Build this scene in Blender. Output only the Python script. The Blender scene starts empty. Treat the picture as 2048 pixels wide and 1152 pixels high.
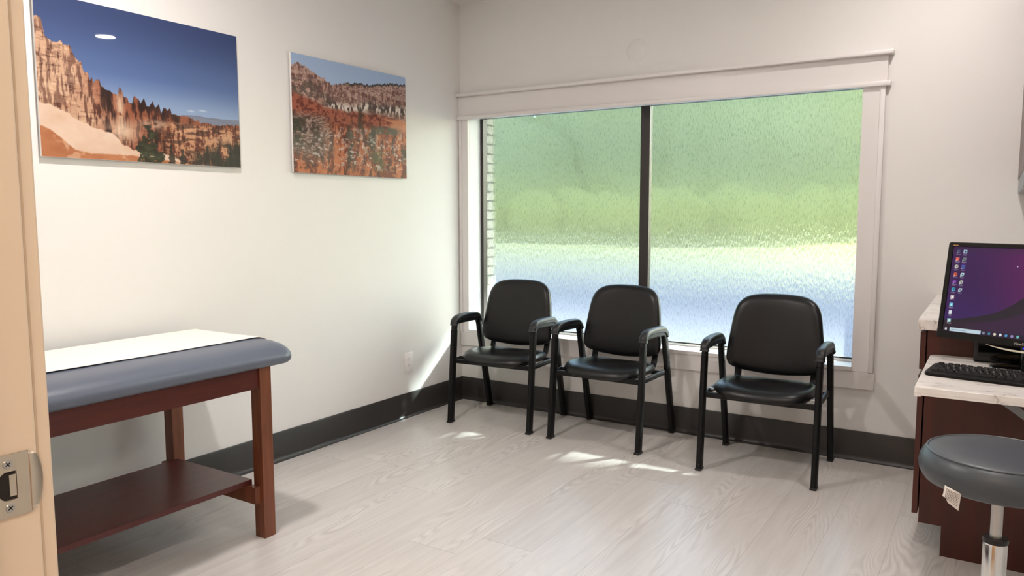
import bpy, bmesh, math, random
import numpy as np
from mathutils import Vector, Matrix

random.seed(7)
scene = bpy.context.scene
COL = scene.collection
PI = math.pi

# ------------------------------------------------------------------ helpers
def lin(c):
    """sRGB 0-255 triple -> linear rgba"""
    out = []
    for v in c:
        v /= 255.0
        out.append(v / 12.92 if v <= 0.04045 else ((v + 0.055) / 1.055) ** 2.4)
    return (out[0], out[1], out[2], 1.0)

def new_mat(name):
    m = bpy.data.materials.new(name)
    m.use_nodes = True
    nt = m.node_tree
    b = nt.nodes.get('Principled BSDF')
    return m, nt, b

def N(nt, kind, **kw):
    n = nt.nodes.new(kind)
    for k, v in kw.items():
        if k in n.inputs.keys():
            n.inputs[k].default_value = v
        else:
            setattr(n, k, v)
    return n

def L(nt, a, b):
    nt.links.new(a, b)

def simple(name, rgb, rough=0.5, metal=0.0, spec=0.5, bump=0.0, bscale=200.0, vary=0.0, vscale=4.0, coat=0.0):
    """procedural principled material: slight noise in tone and in height"""
    m, nt, b = new_mat(name)
    b.inputs['Roughness'].default_value = rough
    b.inputs['Metallic'].default_value = metal
    b.inputs['Specular IOR Level'].default_value = spec
    if coat:
        b.inputs['Coat Weight'].default_value = coat
        b.inputs['Coat Roughness'].default_value = 0.05
    tc = N(nt, 'ShaderNodeTexCoord')
    c = lin(rgb)
    nz = N(nt, 'ShaderNodeTexNoise', Scale=vscale, Detail=3.0)
    L(nt, tc.outputs['Object'], nz.inputs['Vector'])
    mx = N(nt, 'ShaderNodeMix', data_type='RGBA')
    mx.inputs[6].default_value = tuple(min(1, v * (1 - vary)) for v in c[:3]) + (1,)
    mx.inputs[7].default_value = tuple(min(1, v * (1 + vary)) for v in c[:3]) + (1,)
    L(nt, nz.outputs['Fac'], mx.inputs[0])
    L(nt, mx.outputs[2], b.inputs['Base Color'])
    if bump:
        n2 = N(nt, 'ShaderNodeTexNoise', Scale=bscale, Detail=4.0)
        L(nt, tc.outputs['Object'], n2.inputs['Vector'])
        bp = N(nt, 'ShaderNodeBump', Strength=bump, Distance=0.002)
        L(nt, n2.outputs['Fac'], bp.inputs['Height'])
        L(nt, bp.outputs['Normal'], b.inputs['Normal'])
    return m

def wood(name, dark, light, rough=0.35, axis='Z', scale=1.0):
    """stained wood: grain stretched along one object axis"""
    m, nt, b = new_mat(name)
    b.inputs['Roughness'].default_value = rough
    tc = N(nt, 'ShaderNodeTexCoord')
    mp = N(nt, 'ShaderNodeMapping')
    s = {'X': (1.2, 22, 22), 'Y': (22, 1.2, 22), 'Z': (22, 22, 1.2)}[axis]
    mp.inputs['Scale'].default_value = tuple(v * scale for v in s)
    L(nt, tc.outputs['Object'], mp.inputs['Vector'])
    nz = N(nt, 'ShaderNodeTexNoise', Scale=2.0, Detail=6.0, Roughness=0.6, Distortion=0.4)
    L(nt, mp.outputs['Vector'], nz.inputs['Vector'])
    cr = N(nt, 'ShaderNodeValToRGB')
    cr.color_ramp.elements[0].position = 0.3
    cr.color_ramp.elements[0].color = lin(dark)
    cr.color_ramp.elements[1].position = 0.72
    cr.color_ramp.elements[1].color = lin(light)
    L(nt, nz.outputs['Fac'], cr.inputs['Fac'])
    L(nt, cr.outputs['Color'], b.inputs['Base Color'])
    return m

# ---- geometry helpers (each adds to a bmesh)
def bx(bm, x0, x1, y0, y1, z0, z1, bevel=0.0, seg=2):
    r = bmesh.ops.create_cube(bm, size=1.0)
    vs = r['verts']
    for v in vs:
        v.co = Vector(((x0 + x1) / 2 + v.co.x * (x1 - x0), (y0 + y1) / 2 + v.co.y * (y1 - y0), (z0 + z1) / 2 + v.co.z * (z1 - z0)))
    if bevel > 0:
        es = set()
        for v in vs:
            for e in v.link_edges:
                es.add(e)
        bmesh.ops.bevel(bm, geom=list(es), offset=bevel, segments=seg, affect='EDGES', profile=0.5)
    return bm

def box(x0, x1, y0, y1, z0, z1, bevel=0.0, seg=2):
    return bx(bmesh.new(), x0, x1, y0, y1, z0, z1, bevel, seg)

def cyl(bm, p0, p1, r0, r1=None, n=24, cap=True):
    r1 = r0 if r1 is None else r1
    p0 = Vector(p0); p1 = Vector(p1)
    d = (p1 - p0).normalized()
    a = d.orthogonal().normalized(); b = d.cross(a)
    A = []; B = []
    for i in range(n):
        t = 2 * PI * i / n
        o = a * math.cos(t) + b * math.sin(t)
        A.append(bm.verts.new(p0 + o * r0)); B.append(bm.verts.new(p1 + o * r1))
    for i in range(n):
        j = (i + 1) % n
        bm.faces.new((A[i], A[j], B[j], B[i]))
    if cap:
        bm.faces.new(A[::-1]); bm.faces.new(B)
    return bm

def lathe(bm, prof, n=48, c=(0, 0, 0)):
    """prof: list of (r, z) bottom to top"""
    rings = []
    for r, z in prof:
        if r < 1e-6:
            rings.append([bm.verts.new((c[0], c[1], c[2] + z))])
        else:
            rings.append([bm.verts.new((c[0] + r * math.cos(2 * PI * i / n), c[1] + r * math.sin(2 * PI * i / n), c[2] + z)) for i in range(n)])
    for a, b in zip(rings[:-1], rings[1:]):
        for i in range(n):
            j = (i + 1) % n
            if len(a) == 1 and len(b) == 1:
                continue
            if len(a) == 1:
                bm.faces.new((a[0], b[j], b[i]))
            elif len(b) == 1:
                bm.faces.new((a[i], a[j], b[0]))
            else:
                bm.faces.new((a[i], a[j], b[j], b[i]))
    if len(rings[0]) > 1:
        bm.faces.new(rings[0][::-1])
    if len(rings[-1]) > 1:
        bm.faces.new(rings[-1])
    return bm

def catmull(pts, per=8, closed=False):
    pts = [Vector(p) for p in pts]
    n = len(pts)
    out = []
    rng = range(n if closed else n - 1)
    for i in rng:
        p1, p2 = pts[i], pts[(i + 1) % n]
        p0 = pts[(i - 1) % n] if (closed or i > 0) else p1 * 2 - p2
        p3 = pts[(i + 2) % n] if (closed or i + 2 < n) else p2 * 2 - p1
        for k in range(per):
            t = k / per
            out.append(0.5 * ((2 * p1) + (p2 - p0) * t + (2 * p0 - 5 * p1 + 4 * p2 - p3) * t * t + (3 * p1 - p0 - 3 * p2 + p3) * t ** 3))
    if not closed:
        out.append(pts[-1].copy())
    return out

def sweep(bm, pts, w, h, side, n=14, power=3.0, scales=None, flat_ends=None):
    """sweep a superelliptic section (w along `side`, h across) along points"""
    pts = [Vector(p) for p in pts]
    side = Vector(side).normalized()
    rings = []
    for i, p in enumerate(pts):
        a = pts[max(0, i - 1)]; b = pts[min(len(pts) - 1, i + 1)]
        t = (b - a).normalized()
        if flat_ends and i == 0: t = Vector(flat_ends[0])
        if flat_ends and i == len(pts) - 1: t = Vector(flat_ends[1])
        u = side
        v = t.cross(u).normalized()
        s = scales[i] if scales else 1.0
        ring = []
        for k in range(n):
            th = 2 * PI * k / n
            c, sn = math.cos(th), math.sin(th)
            x = math.copysign(abs(c) ** (2 / power), c) * w / 2 * s
            y = math.copysign(abs(sn) ** (2 / power), sn) * h / 2 * s
            ring.append(bm.verts.new(p + u * x + v * y))
        rings.append(ring)
    for a, b in zip(rings[:-1], rings[1:]):
        for k in range(n):
            j = (k + 1) % n
            bm.faces.new((a[k], a[j], b[j], b[k]))
    bm.faces.new(rings[0][::-1]); bm.faces.new(rings[-1])
    return bm

def ringloft(bm, rings, cap0=True, cap1=True):
    R = [[bm.verts.new(p) for p in r] for r in rings]
    for a, b in zip(R[:-1], R[1:]):
        n = len(a)
        for k in range(n):
            j = (k + 1) % n
            bm.faces.new((a[k], a[j], b[j], b[k]))
    if cap0: bm.faces.new(R[0][::-1])
    if cap1: bm.faces.new(R[-1])
    return bm

def rrect(hx, hy, r, n=8):
    pts = []
    r = min(r, hx - 1e-4, hy - 1e-4)
    for cx, cy, a0 in ((hx - r, hy - r, 0), (-hx + r, hy - r, 90), (-hx + r, -hy + r, 180), (hx - r, -hy + r, 270)):
        for k in range(n + 1):
            a = math.radians(a0 + 90 * k / n)
            pts.append((cx + r * math.cos(a), cy + r * math.sin(a)))
    return pts

def obj(name, bm, mat, parent=None, smooth=False, angle=40):
    me = bpy.data.meshes.new(name)
    bmesh.ops.recalc_face_normals(bm, faces=bm.faces)
    bm.to_mesh(me); bm.free()
    if mat: me.materials.append(mat)
    if smooth:
        me.shade_smooth()
        lim = math.radians(angle)
        bm2 = bmesh.new(); bm2.from_mesh(me)
        for e in bm2.edges:
            if len(e.link_faces) == 2 and e.calc_face_angle(0) > lim:
                e.smooth = False
        bm2.to_mesh(me); bm2.free()
    o = bpy.data.objects.new(name, me)
    COL.objects.link(o)
    if parent: o.parent = parent
    return o

def tag(o, label, cat, group=None):
    o['label'] = label; o['category'] = cat
    if group: o['group'] = group
    return o

def thing(name, label, cat, loc=(0, 0, 0), rz=0.0, group=None):
    o = bpy.data.objects.new(name, None)
    COL.objects.link(o)
    o.location = loc; o.rotation_euler = (0, 0, rz)
    o.empty_display_size = 0.1
    return tag(o, label, cat, group)

def struct(name, bm, mat, parent=None, smooth=False):
    o = obj(name, bm, mat, parent, smooth)
    if parent is None: o['kind'] = 'structure'
    return o

def dup(root, loc, rz, label, group=None):
    r = root.copy(); COL.objects.link(r)
    r.location = loc; r.rotation_euler = (0, 0, rz); r['label'] = label
    if group: r['group'] = group
    for ch in list(root.children):
        c = ch.copy(); COL.objects.link(c); c.parent = r
        for g in ch.children:
            d = g.copy(); COL.objects.link(d); d.parent = c
    return r

# ------------------------------------------------------------------ materials
M = {}
M['wall'] = simple('wall_paint', (229, 227, 224), 0.5, bump=0.12, bscale=260, vary=0.01, spec=0.35)
M['ceil'] = simple('ceiling_paint', (232, 230, 226), 0.8)
M['trim'] = simple('trim_paint', (226, 222, 220), 0.35, vary=0.01)
M['reveal'] = simple('reveal_paint', (232, 232, 232), 0.45)
M['base'] = simple('rubber_base', (48, 45, 43), 0.42, vary=0.05, bump=0.05)
M['base_toe'] = simple('rubber_base_toe', (50, 47, 45), 0.22, vary=0.05)
M['hall'] = simple('hall_paint', (214, 190, 160), 0.7)
M['jamb'] = simple('jamb_paint', (230, 215, 195), 0.38, vary=0.02, vscale=2)
M['nickel'] = simple('satin_nickel', (206, 196, 180), 0.34, metal=1.0, vary=0.04, vscale=30)
M['hole'] = simple('dark_hole', (24, 20, 18), 0.7)
M['alu'] = simple('bronze_aluminium', (44, 38, 36), 0.4, vary=0.05)
M['gasket'] = simple('black_gasket', (18, 18, 18), 0.5)
M['cherry'] = wood('cherry_frame', (100, 52, 32), (132, 76, 48), 0.38, 'Z')
M['cherry_y'] = wood('cherry_rail', (66, 20, 14), (88, 32, 22), 0.36, 'Y')
M['cherry_shelf'] = wood('cherry_shelf_top', (70, 26, 24), (88, 36, 32), 0.34, 'Y')
M['walnut'] = wood('dark_cabinet_wood', (54, 16, 8), (72, 24, 13), 0.36, 'Z', 0.5)
M['walnut_front'] = wood('dark_cabinet_front', (58, 19, 11), (76, 28, 17), 0.36, 'Z', 0.7)
M['cab_gap'] = simple('cabinet_shadow_gap', (16, 8, 7), 0.7)
M['vinyl_blue'] = simple('slate_blue_vinyl', (94, 101, 116), 0.36, bump=0.05, bscale=500, vary=0.03)
M['paper'] = simple('table_paper', (240, 234, 226), 0.8, bump=0.15, bscale=60, vary=0.01)
M['vinyl_black'] = simple('black_vinyl', (17, 17, 19), 0.34, spec=0.4, bump=0.06, bscale=420, vary=0.05)
M['steel_black'] = simple('black_powder_coat', (10, 10, 11), 0.5, spec=0.3, bump=0.03, bscale=900)
M['arm_black'] = simple('black_urethane', (27, 27, 29), 0.42, bump=0.05, bscale=600)
M['chrome'] = simple('bright_chrome', (225, 225, 225), 0.14, metal=1.0)
M['steel'] = simple('brushed_steel', (190, 188, 186), 0.3, metal=1.0, vary=0.03)
M['vinyl_grey'] = simple('grey_vinyl', (64, 69, 75), 0.4, bump=0.05, bscale=500, vary=0.03)
M['piping'] = simple('grey_piping', (80, 85, 92), 0.36)
M['plastic_white'] = simple('white_plastic', (236, 232, 230), 0.35)
M['plastic_grey'] = simple('slot_grey', (96, 92, 96), 0.5)
M['plastic_black'] = simple('black_plastic', (20, 20, 21), 0.4, bump=0.03, bscale=700)
M['bezel'] = simple('monitor_bezel', (17, 15, 14), 0.45, spec=0.2)
M['gloss_black'] = simple('gloss_black', (10, 10, 11), 0.08)
M['key'] = simple('keycap', (22, 19, 19), 0.5, spec=0.2)
M['key_frame'] = simple('keyboard_body', (15, 13, 13), 0.5, spec=0.2)
M['legend'] = simple('key_legend', (200, 200, 200), 0.5)
M['cream'] = simple('cream_trim', (222, 214, 190), 0.3)
M['bracket'] = simple('grey_bracket', (128, 130, 134), 0.4, metal=0.2)
M['label_paper'] = simple('label_paper', (226, 220, 214), 0.8)
M['ink'] = simple('label_ink', (110, 104, 102), 0.8)
M['panel_edge'] = simple('print_panel_edge', (226, 224, 222), 0.3)

# marble laminate
def marble():
    m, nt, b = new_mat('marble_laminate')
    b.inputs['Roughness'].default_value = 0.28
    tc = N(nt, 'ShaderNodeTexCoord')
    nz = N(nt, 'ShaderNodeTexNoise', Scale=4.0, Detail=5.0, Roughness=0.55, Distortion=1.2)
    mp = N(nt, 'ShaderNodeMapping')
    mp.inputs['Scale'].default_value = (1.0, 2.2, 1.0)
    mp.inputs['Rotation'].default_value = (0, 0, 0.5)
    L(nt, tc.outputs['Object'], mp.inputs['Vector'])
    L(nt, mp.outputs['Vector'], nz.inputs['Vector'])
    cr = N(nt, 'ShaderNodeValToRGB')
    e = cr.color_ramp.elements
    e[0].position = 0.40; e[0].color = lin((234, 228, 222))
    e[1].position = 0.60; e[1].color = lin((236, 231, 226))
    for p, c in ((0.485, (228, 221, 215)), (0.5, (178, 168, 163)), (0.515, (226, 219, 213))):
        k = cr.color_ramp.elements.new(p); k.color = lin(c)
    L(nt, nz.outputs['Fac'], cr.inputs['Fac'])
    L(nt, cr.outputs['Color'], b.inputs['Base Color'])
    return m
M['marble'] = marble()

# whitewashed oak vinyl planks, running along y
def planks():
    m, nt, b = new_mat('whitewashed_plank')
    tc = N(nt, 'ShaderNodeTexCoord')
    sx = N(nt, 'ShaderNodeSeparateXYZ')
    L(nt, tc.outputs['Object'], sx.inputs['Vector'])
    def math_(op, a, c=None, v=None):
        n = N(nt, 'ShaderNodeMath', operation=op)
        if isinstance(a, (int, float)): n.inputs[0].default_value = a
        else: L(nt, a, n.inputs[0])
        if c is not None:
            if isinstance(c, (int, float)): n.inputs[1].default_value = c
            else: L(nt, c, n.inputs[1])
        return n.outputs[0]
    W, LEN = 0.235, 1.52
    xr = math_('DIVIDE', math_('SUBTRACT', sx.outputs['X'], 0.072), W)
    row = math_('FLOOR', xr)
    fx = math_('SUBTRACT', xr, row)
    wn = N(nt, 'ShaderNodeTexWhiteNoise', noise_dimensions='1D')
    L(nt, math_('ADD', row, 0.37), wn.inputs['W'])
    yr = math_('ADD', math_('DIVIDE', sx.outputs['Y'], LEN), math_('MULTIPLY', wn.outputs['Value'], 1.0))
    yi = math_('FLOOR', yr)
    fy = math_('SUBTRACT', yr, yi)
    # seams
    dx = math_('MINIMUM', fx, math_('SUBTRACT', 1.0, fx))
    dy = math_('MINIMUM', fy, math_('SUBTRACT', 1.0, fy))
    sxm = math_('LESS_THAN', dx, 0.0045)
    sym = math_('LESS_THAN', dy, 0.0011)
    seam = math_('MAXIMUM', sxm, sym)
    pid = math_('ADD', math_('MULTIPLY', row, 13.17), math_('MULTIPLY', yi, 5.71))
    wn2 = N(nt, 'ShaderNodeTexWhiteNoise', noise_dimensions='1D')
    L(nt, pid, wn2.inputs['W'])
    # grain coordinates shifted per plank
    cb = N(nt, 'ShaderNodeCombineXYZ')
    L(nt, math_('ADD', sx.outputs['X'], math_('MULTIPLY', wn2.outputs['Value'], 7.0)), cb.inputs['X'])
    L(nt, math_('ADD', sx.outputs['Y'], math_('MULTIPLY', wn2.outputs['Value'], 31.0)), cb.inputs['Y'])
    mp = N(nt, 'ShaderNodeMapping'); mp.inputs['Scale'].default_value = (38, 2.0, 1)
    L(nt, cb.outputs['Vector'], mp.inputs['Vector'])
    g1 = N(nt, 'ShaderNodeTexNoise', Scale=1.0, Detail=6.0, Roughness=0.65, Distortion=0.6)
    L(nt, mp.outputs['Vector'], g1.inputs['Vector'])
    mp2 = N(nt, 'ShaderNodeMapping'); mp2.inputs['Scale'].default_value = (7.0, 0.9, 1)
    L(nt, cb.outputs['Vector'], mp2.inputs['Vector'])
    g2 = N(nt, 'ShaderNodeTexNoise', Scale=1.0, Detail=3.0)
    L(nt, mp2.outputs['Vector'], g2.inputs['Vector'])
    # cathedral rings: iso lines of a stretched noise
    mp3 = N(nt, 'ShaderNodeMapping'); mp3.inputs['Scale'].default_value = (5.5, 0.75, 1)
    L(nt, cb.outputs['Vector'], mp3.inputs['Vector'])
    g3 = N(nt, 'ShaderNodeTexNoise', Scale=1.0, Detail=2.0, Roughness=0.4)
    L(nt, mp3.outputs['Vector'], g3.inputs['Vector'])
    ring = math_('ABSOLUTE', math_('SINE', math_('MULTIPLY', g3.outputs['Fac'], 95.0)))
    ring = math_('POWER', ring, 3.0)
    mask = math_('GREATER_THAN', g2.outputs['Fac'], 0.5)
    msm = N(nt, 'ShaderNodeMapRange', interpolation_type='SMOOTHSTEP'); L(nt, g2.outputs['Fac'], msm.inputs['Value'])
    msm.inputs['From Min'].default_value = 0.46; msm.inputs['From Max'].default_value = 0.68
    ringm = math_('MULTIPLY', ring, msm.outputs['Result'])
    cr = N(nt, 'ShaderNodeValToRGB')
    e = cr.color_ramp.elements
    e[0].position = 0.28; e[0].color = lin((194, 187, 181))
    e[1].position = 0.66; e[1].color = lin((222, 217, 213))
    mixv = math_('ADD', math_('MULTIPLY', g1.outputs['Fac'], 0.45), math_('MULTIPLY', g2.outputs['Fac'], 0.55))
    L(nt, mixv, cr.inputs['Fac'])
    m1 = N(nt, 'ShaderNodeMix', data_type='RGBA', blend_type='MULTIPLY')
    L(nt, math_('MULTIPLY', ringm, 0.34), m1.inputs[0])
    L(nt, cr.outputs['Color'], m1.inputs[6]); m1.inputs[7].default_value = lin((170, 161, 155))
    m2 = N(nt, 'ShaderNodeMix', data_type='RGBA', blend_type='MULTIPLY')
    L(nt, math_('MULTIPLY', wn2.outputs['Value'], 0.12), m2.inputs[0])
    L(nt, m1.outputs[2], m2.inputs[6]); m2.inputs[7].default_value = lin((196, 186, 178))
    m3 = N(nt, 'ShaderNodeMix', data_type='RGBA', blend_type='MULTIPLY')
    L(nt, math_('MULTIPLY', seam, 0.33), m3.inputs[0])
    L(nt, m2.outputs[2], m3.inputs[6]); m3.inputs[7].default_value = lin((130, 120, 112))
    L(nt, m3.outputs[2], b.inputs['Base Color'])
    rr = N(nt, 'ShaderNodeMapRange'); L(nt, g1.outputs['Fac'], rr.inputs['Value'])
    rr.inputs['To Min'].default_value = 0.24; rr.inputs['To Max'].default_value = 0.40
    L(nt, rr.outputs['Result'], b.inputs['Roughness'])
    b.inputs['Specular IOR Level'].default_value = 0.5
    bp = N(nt, 'ShaderNodeBump', Strength=0.35, Distance=0.0012)
    h = math_('SUBTRACT', math_('SUBTRACT', g1.outputs['Fac'], math_('MULTIPLY', ringm, 0.7)), math_('MULTIPLY', seam, 0.8))
    L(nt, h, bp.inputs['Height']); L(nt, bp.outputs['Normal'], b.inputs['Normal'])
    return m
M['floor'] = planks()

# white painted brick outside
def brick():
    m, nt, b = new_mat('white_brick')
    b.inputs['Roughness'].default_value = 0.8
    tc = N(nt, 'ShaderNodeTexCoord')
    sx = N(nt, 'ShaderNodeSeparateXYZ'); L(nt, tc.outputs['Object'], sx.inputs['Vector'])
    ad = N(nt, 'ShaderNodeMath', operation='ADD'); L(nt, sx.outputs['X'], ad.inputs[0]); L(nt, sx.outputs['Y'], ad.inputs[1])
    cb = N(nt, 'ShaderNodeCombineXYZ'); L(nt, ad.outputs[0], cb.inputs['X']); L(nt, sx.outputs['Z'], cb.inputs['Y'])
    bt = N(nt, 'ShaderNodeTexBrick', Scale=1.0)
    bt.inputs['Color1'].default_value = lin((225, 222, 205)); bt.inputs['Color2'].default_value = lin((232, 228, 214))
    bt.inputs['Mortar'].default_value = lin((120, 120, 110))
    bt.inputs['Mortar Size'].default_value = 0.006
    bt.inputs['Brick Width'].default_value = 0.2; bt.inputs['Row Height'].default_value = 0.067
    L(nt, cb.outputs['Vector'], bt.inputs['Vector'])
    L(nt, bt.outputs['Color'], b.inputs['Base Color'])
    return m
M['brick'] = brick()

def glass_clear():
    m, nt, b = new_mat('clear_glass')
    nt.nodes.remove(b)
    out = nt.nodes['Material Output']
    t = N(nt, 'ShaderNodeBsdfTransparent'); t.inputs['Color'].default_value = (0.93, 0.97, 0.95, 1)
    g = N(nt, 'ShaderNodeBsdfGlossy'); g.inputs['Roughness'].default_value = 0.02
    lw = N(nt, 'ShaderNodeLayerWeight', Blend=0.5)
    pw = N(nt, 'ShaderNodeMath', operation='POWER'); L(nt, lw.outputs['Facing'], pw.inputs[0]); pw.inputs[1].default_value = 4.0
    fr = N(nt, 'ShaderNodeMath', operation='MULTIPLY_ADD'); L(nt, pw.outputs[0], fr.inputs[0]); fr.inputs[1].default_value = 0.8; fr.inputs[2].default_value = 0.035
    mx = N(nt, 'ShaderNodeMixShader')
    L(nt, fr.outputs[0], mx.inputs['Fac']); L(nt, t.outputs[0], mx.inputs[1]); L(nt, g.outputs[0], mx.inputs[2])
    L(nt, mx.outputs[0], out.inputs['Surface'])
    return m
M['glass'] = glass_clear()

def film():
    """rain-textured privacy film: rough refraction with a stretched bump, a little haze"""
    m, nt, b = new_mat('privacy_film')
    nt.nodes.remove(b)
    out = nt.nodes['Material Output']
    tc = N(nt, 'ShaderNodeTexCoord')
    mp = N(nt, 'ShaderNodeMapping'); mp.inputs['Scale'].default_value = (120, 1, 34)
    L(nt, tc.outputs['Object'], mp.inputs['Vector'])
    nz = N(nt, 'ShaderNodeTexNoise', Scale=1.0, Detail=2.0, Roughness=0.5, Distortion=0.3)
    L(nt, mp.outputs['Vector'], nz.inputs['Vector'])
    bp = N(nt, 'ShaderNodeBump', Strength=0.8, Distance=0.006)
    L(nt, nz.outputs['Fac'], bp.inputs['Height'])
    rf = N(nt, 'ShaderNodeBsdfRefraction', IOR=1.25, Roughness=0.34)
    cr = N(nt, 'ShaderNodeValToRGB')
    cr.color_ramp.elements[0].position = 0.30; cr.color_ramp.elements[0].color = (0.58, 0.62, 0.60, 1)
    cr.color_ramp.elements[1].position = 0.50; cr.color_ramp.elements[1].color = (0.97, 0.98, 0.96, 1)
    mpb = N(nt, 'ShaderNodeMapping'); mpb.inputs['Scale'].default_value = (200, 1, 38)
    L(nt, tc.outputs['Object'], mpb.inputs['Vector'])
    nzb = N(nt, 'ShaderNodeTexNoise', Scale=1.0, Detail=4.0, Roughness=0.62)
    L(nt, mpb.outputs['Vector'], nzb.inputs['Vector'])
    L(nt, nzb.outputs['Fac'], cr.inputs['Fac']); L(nt, cr.outputs['Color'], rf.inputs['Color'])
    L(nt, bp.outputs['Normal'], rf.inputs['Normal'])
    tr = N(nt, 'ShaderNodeBsdfTransparent'); tr.inputs['Color'].default_value = (0.9, 0.95, 0.93, 1)
    tl = N(nt, 'ShaderNodeBsdfTranslucent'); tl.inputs['Color'].default_value = (0.95, 0.97, 0.97, 1)
    L(nt, bp.outputs['Normal'], tl.inputs['Normal'])
    m1 = N(nt, 'ShaderNodeMixShader'); m1.inputs['Fac'].default_value = 0.20
    L(nt, rf.outputs[0], m1.inputs[1]); L(nt, tr.outputs[0], m1.inputs[2])
    m2 = N(nt, 'ShaderNodeMixShader'); m2.inputs['Fac'].default_value = 0.022
    L(nt, m1.outputs[0], m2.inputs[1]); L(nt, tl.outputs[0], m2.inputs[2])
    L(nt, m2.outputs[0], out.inputs['Surface'])
    return m
M['film'] = film()

def emis(name, rgb, strength):
    m, nt, b = new_mat(name)
    b.inputs['Base Color'].default_value = lin(rgb)
    b.inputs['Emission Color'].default_value = lin(rgb)
    b.inputs['Emission Strength'].default_value = strength
    return m

def attr_mat(name, rough, emission=0.0, spec=0.5, coat=0.0):
    """a printed or lit surface: colours held on the mesh"""
    m, nt, b = new_mat(name)
    b.inputs['Roughness'].default_value = rough
    b.inputs['Specular IOR Level'].default_value = spec
    b.inputs['Coat Weight'].default_value = coat
    b.inputs['Coat Roughness'].default_value = 0.02
    at = N(nt, 'ShaderNodeVertexColor', layer_name='print')
    if emission:
        b.inputs['Base Color'].default_value = (0.01, 0.01, 0.01, 1)
        L(nt, at.outputs['Color'], b.inputs['Emission Color'])
        b.inputs['Emission Strength'].default_value = emission
    else:
        L(nt, at.outputs['Color'], b.inputs['Base Color'])
    return m

# ------------------------------------------------------------------ room shell
XR, YB, H = 3.60, -3.94, 2.74          # right wall, back wall (room face), ceiling
WX0, WX1, WZ0, WZ1 = 0.076, 2.573, 0.505, 1.985   # window opening

o = struct('floor', box(-0.15, XR + 0.15, YB - 2.6, 0.0, -0.1, 0.0), M['floor'])
o = struct('ceiling', box(-0.15, XR + 0.15, YB - 2.6, 0.12, H, H + 0.1), M['ceil'])
struct('wall_left', box(-0.12, 0.0, YB - 0.12, 0.0, 0, H), M['wall'])
struct('wall_right', box(XR, XR + 0.12, YB - 0.12, 0.0, 0, H), M['wall'])
bm = bmesh.new()
OX0, OX1, OZ0, OZ1 = WX0 - 0.0125, WX1 + 0.0125, WZ0 - 0.0225, WZ1 + 0.0125
bx(bm, -0.12, OX0, 0, 0.13, 0, H)
bx(bm, OX1, XR + 0.12, 0, 0.13, 0, H)
bx(bm, OX0, OX1, 0, 0.13, 0, OZ0)
bx(bm, OX0, OX1, 0, 0.13, OZ1, H)
struct('wall_window', bm, M['wall'])
bm = bmesh.new()
EX0, EX1, EZ0, EZ1 = 0.094, 2.60, 0.50, 2.02
bx(bm, -3.0, EX0, 0.187, 0.30, -0.15, 2.9)
bx(bm, EX1, 9.0, 0.187, 0.30, -0.15, 2.9)
bx(bm, EX0, EX1, 0.187, 0.30, -0.15, EZ0 - 0.03)
bx(bm, EX0, EX1, 0.187, 0.30, EZ1, 2.9)
struct('wall_exterior', bm, M['brick'])
# back wall with the doorway the photograph is taken through
DX0, DX1, DZ = 2.30, 3.26, 2.08
bm = bmesh.new()
bx(bm, -0.12, DX0 - 0.02, YB - 0.12, YB, 0, H)
bx(bm, DX1 + 0.02, XR + 0.12, YB - 0.12, YB, 0, H)
bx(bm, DX0 - 0.02, DX1 + 0.02, YB - 0.12, YB, DZ + 0.02, H)
struct('wall_back', bm, M['wall'])
# hallway behind the camera
struct('wall_hall_far', box(-0.15, XR + 0.15, YB - 2.6, YB - 2.48, 0, H), M['hall'])
struct('wall_hall_left', box(-0.15, -0.03, YB - 2.48, YB - 0.12, 0, H), M['hall'])
struct('wall_hall_right', box(XR + 0.03, XR + 0.15, YB - 2.48, YB - 0.12, 0, H), M['hall'])

# ---- rubber cove base
def cove_profile(depth_axis_sign=1):
    return [(0, 0), (0.024, 0), (0.024, 0.004), (0.016, 0.009), (0.011, 0.018), (0.009, 0.03), (0.008, 0.155), (0.006, 0.159), (0, 0.159)]
def base_strip(p0, p1, inward):
    bm = bmesh.new()
    p0 = Vector(p0); p1 = Vector(p1); iw = Vector(inward)
    rings = []
    for p in (p0, p1):
        rings.append([p + iw * (d + 0.0005) + Vector((0, 0, z)) for d, z in cove_profile()])
    return ringloft(bm, rings)
struct('baseboard_left', base_strip((0, YB, 0), (0, 0, 0), (1, 0, 0)), M['base'], smooth=True)
struct('baseboard_window', base_strip((0.0, 0, 0), (2.985, 0, 0), (0, -1, 0)), M['base'], smooth=True)

# ---- window: frame, mullion, panes, film, casing, sill
win = bpy.data.objects.new('window_1', None); COL.objects.link(win); win['kind'] = 'structure'
bm = bmesh.new()
F0, F1 = 0.135, 0.185
bx(bm, EX0 - 0.02, EX0 + 0.005, F0, F1, WZ0, WZ1 + 0.02)           # left stile
bx(bm, WX1 - 0.004, WX1 + 0.03, F0, F1, WZ0, WZ1 + 0.02)           # right stile
bx(bm, EX0, WX1, F0, F1, WZ1 - 0.004, WZ1 + 0.03)                   # head
bx(bm, EX0, WX1, F0 + 0.015, F1, WZ0 - 0.03, WZ0 + 0.018)           # bottom rail
obj('window_frame', bm, M['alu'], win)
obj('mullion', box(1.286, 1.347, F0 + 0.005, F1, WZ0, WZ1), M['alu'], win)
obj('bottom_stop', box(WX0, WX1, F0 - 0.004, F0 + 0.0145, WZ0, WZ0 + 0.014, 0.002), M['trim'], win)
obj('gasket', box(EX0, WX1, F0 + 0.004, F0 + 0.014, WZ0 + 0.0145, WZ0 + 0.021), M['gasket'], win)
for a, b_ in ((EX0 + 0.005, 1.286), (1.347, WX1 - 0.004)):
    obj('pane', box(a, b_, 0.160, 0.166, WZ0 + 0.018, WZ1), M['glass'], win)
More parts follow.
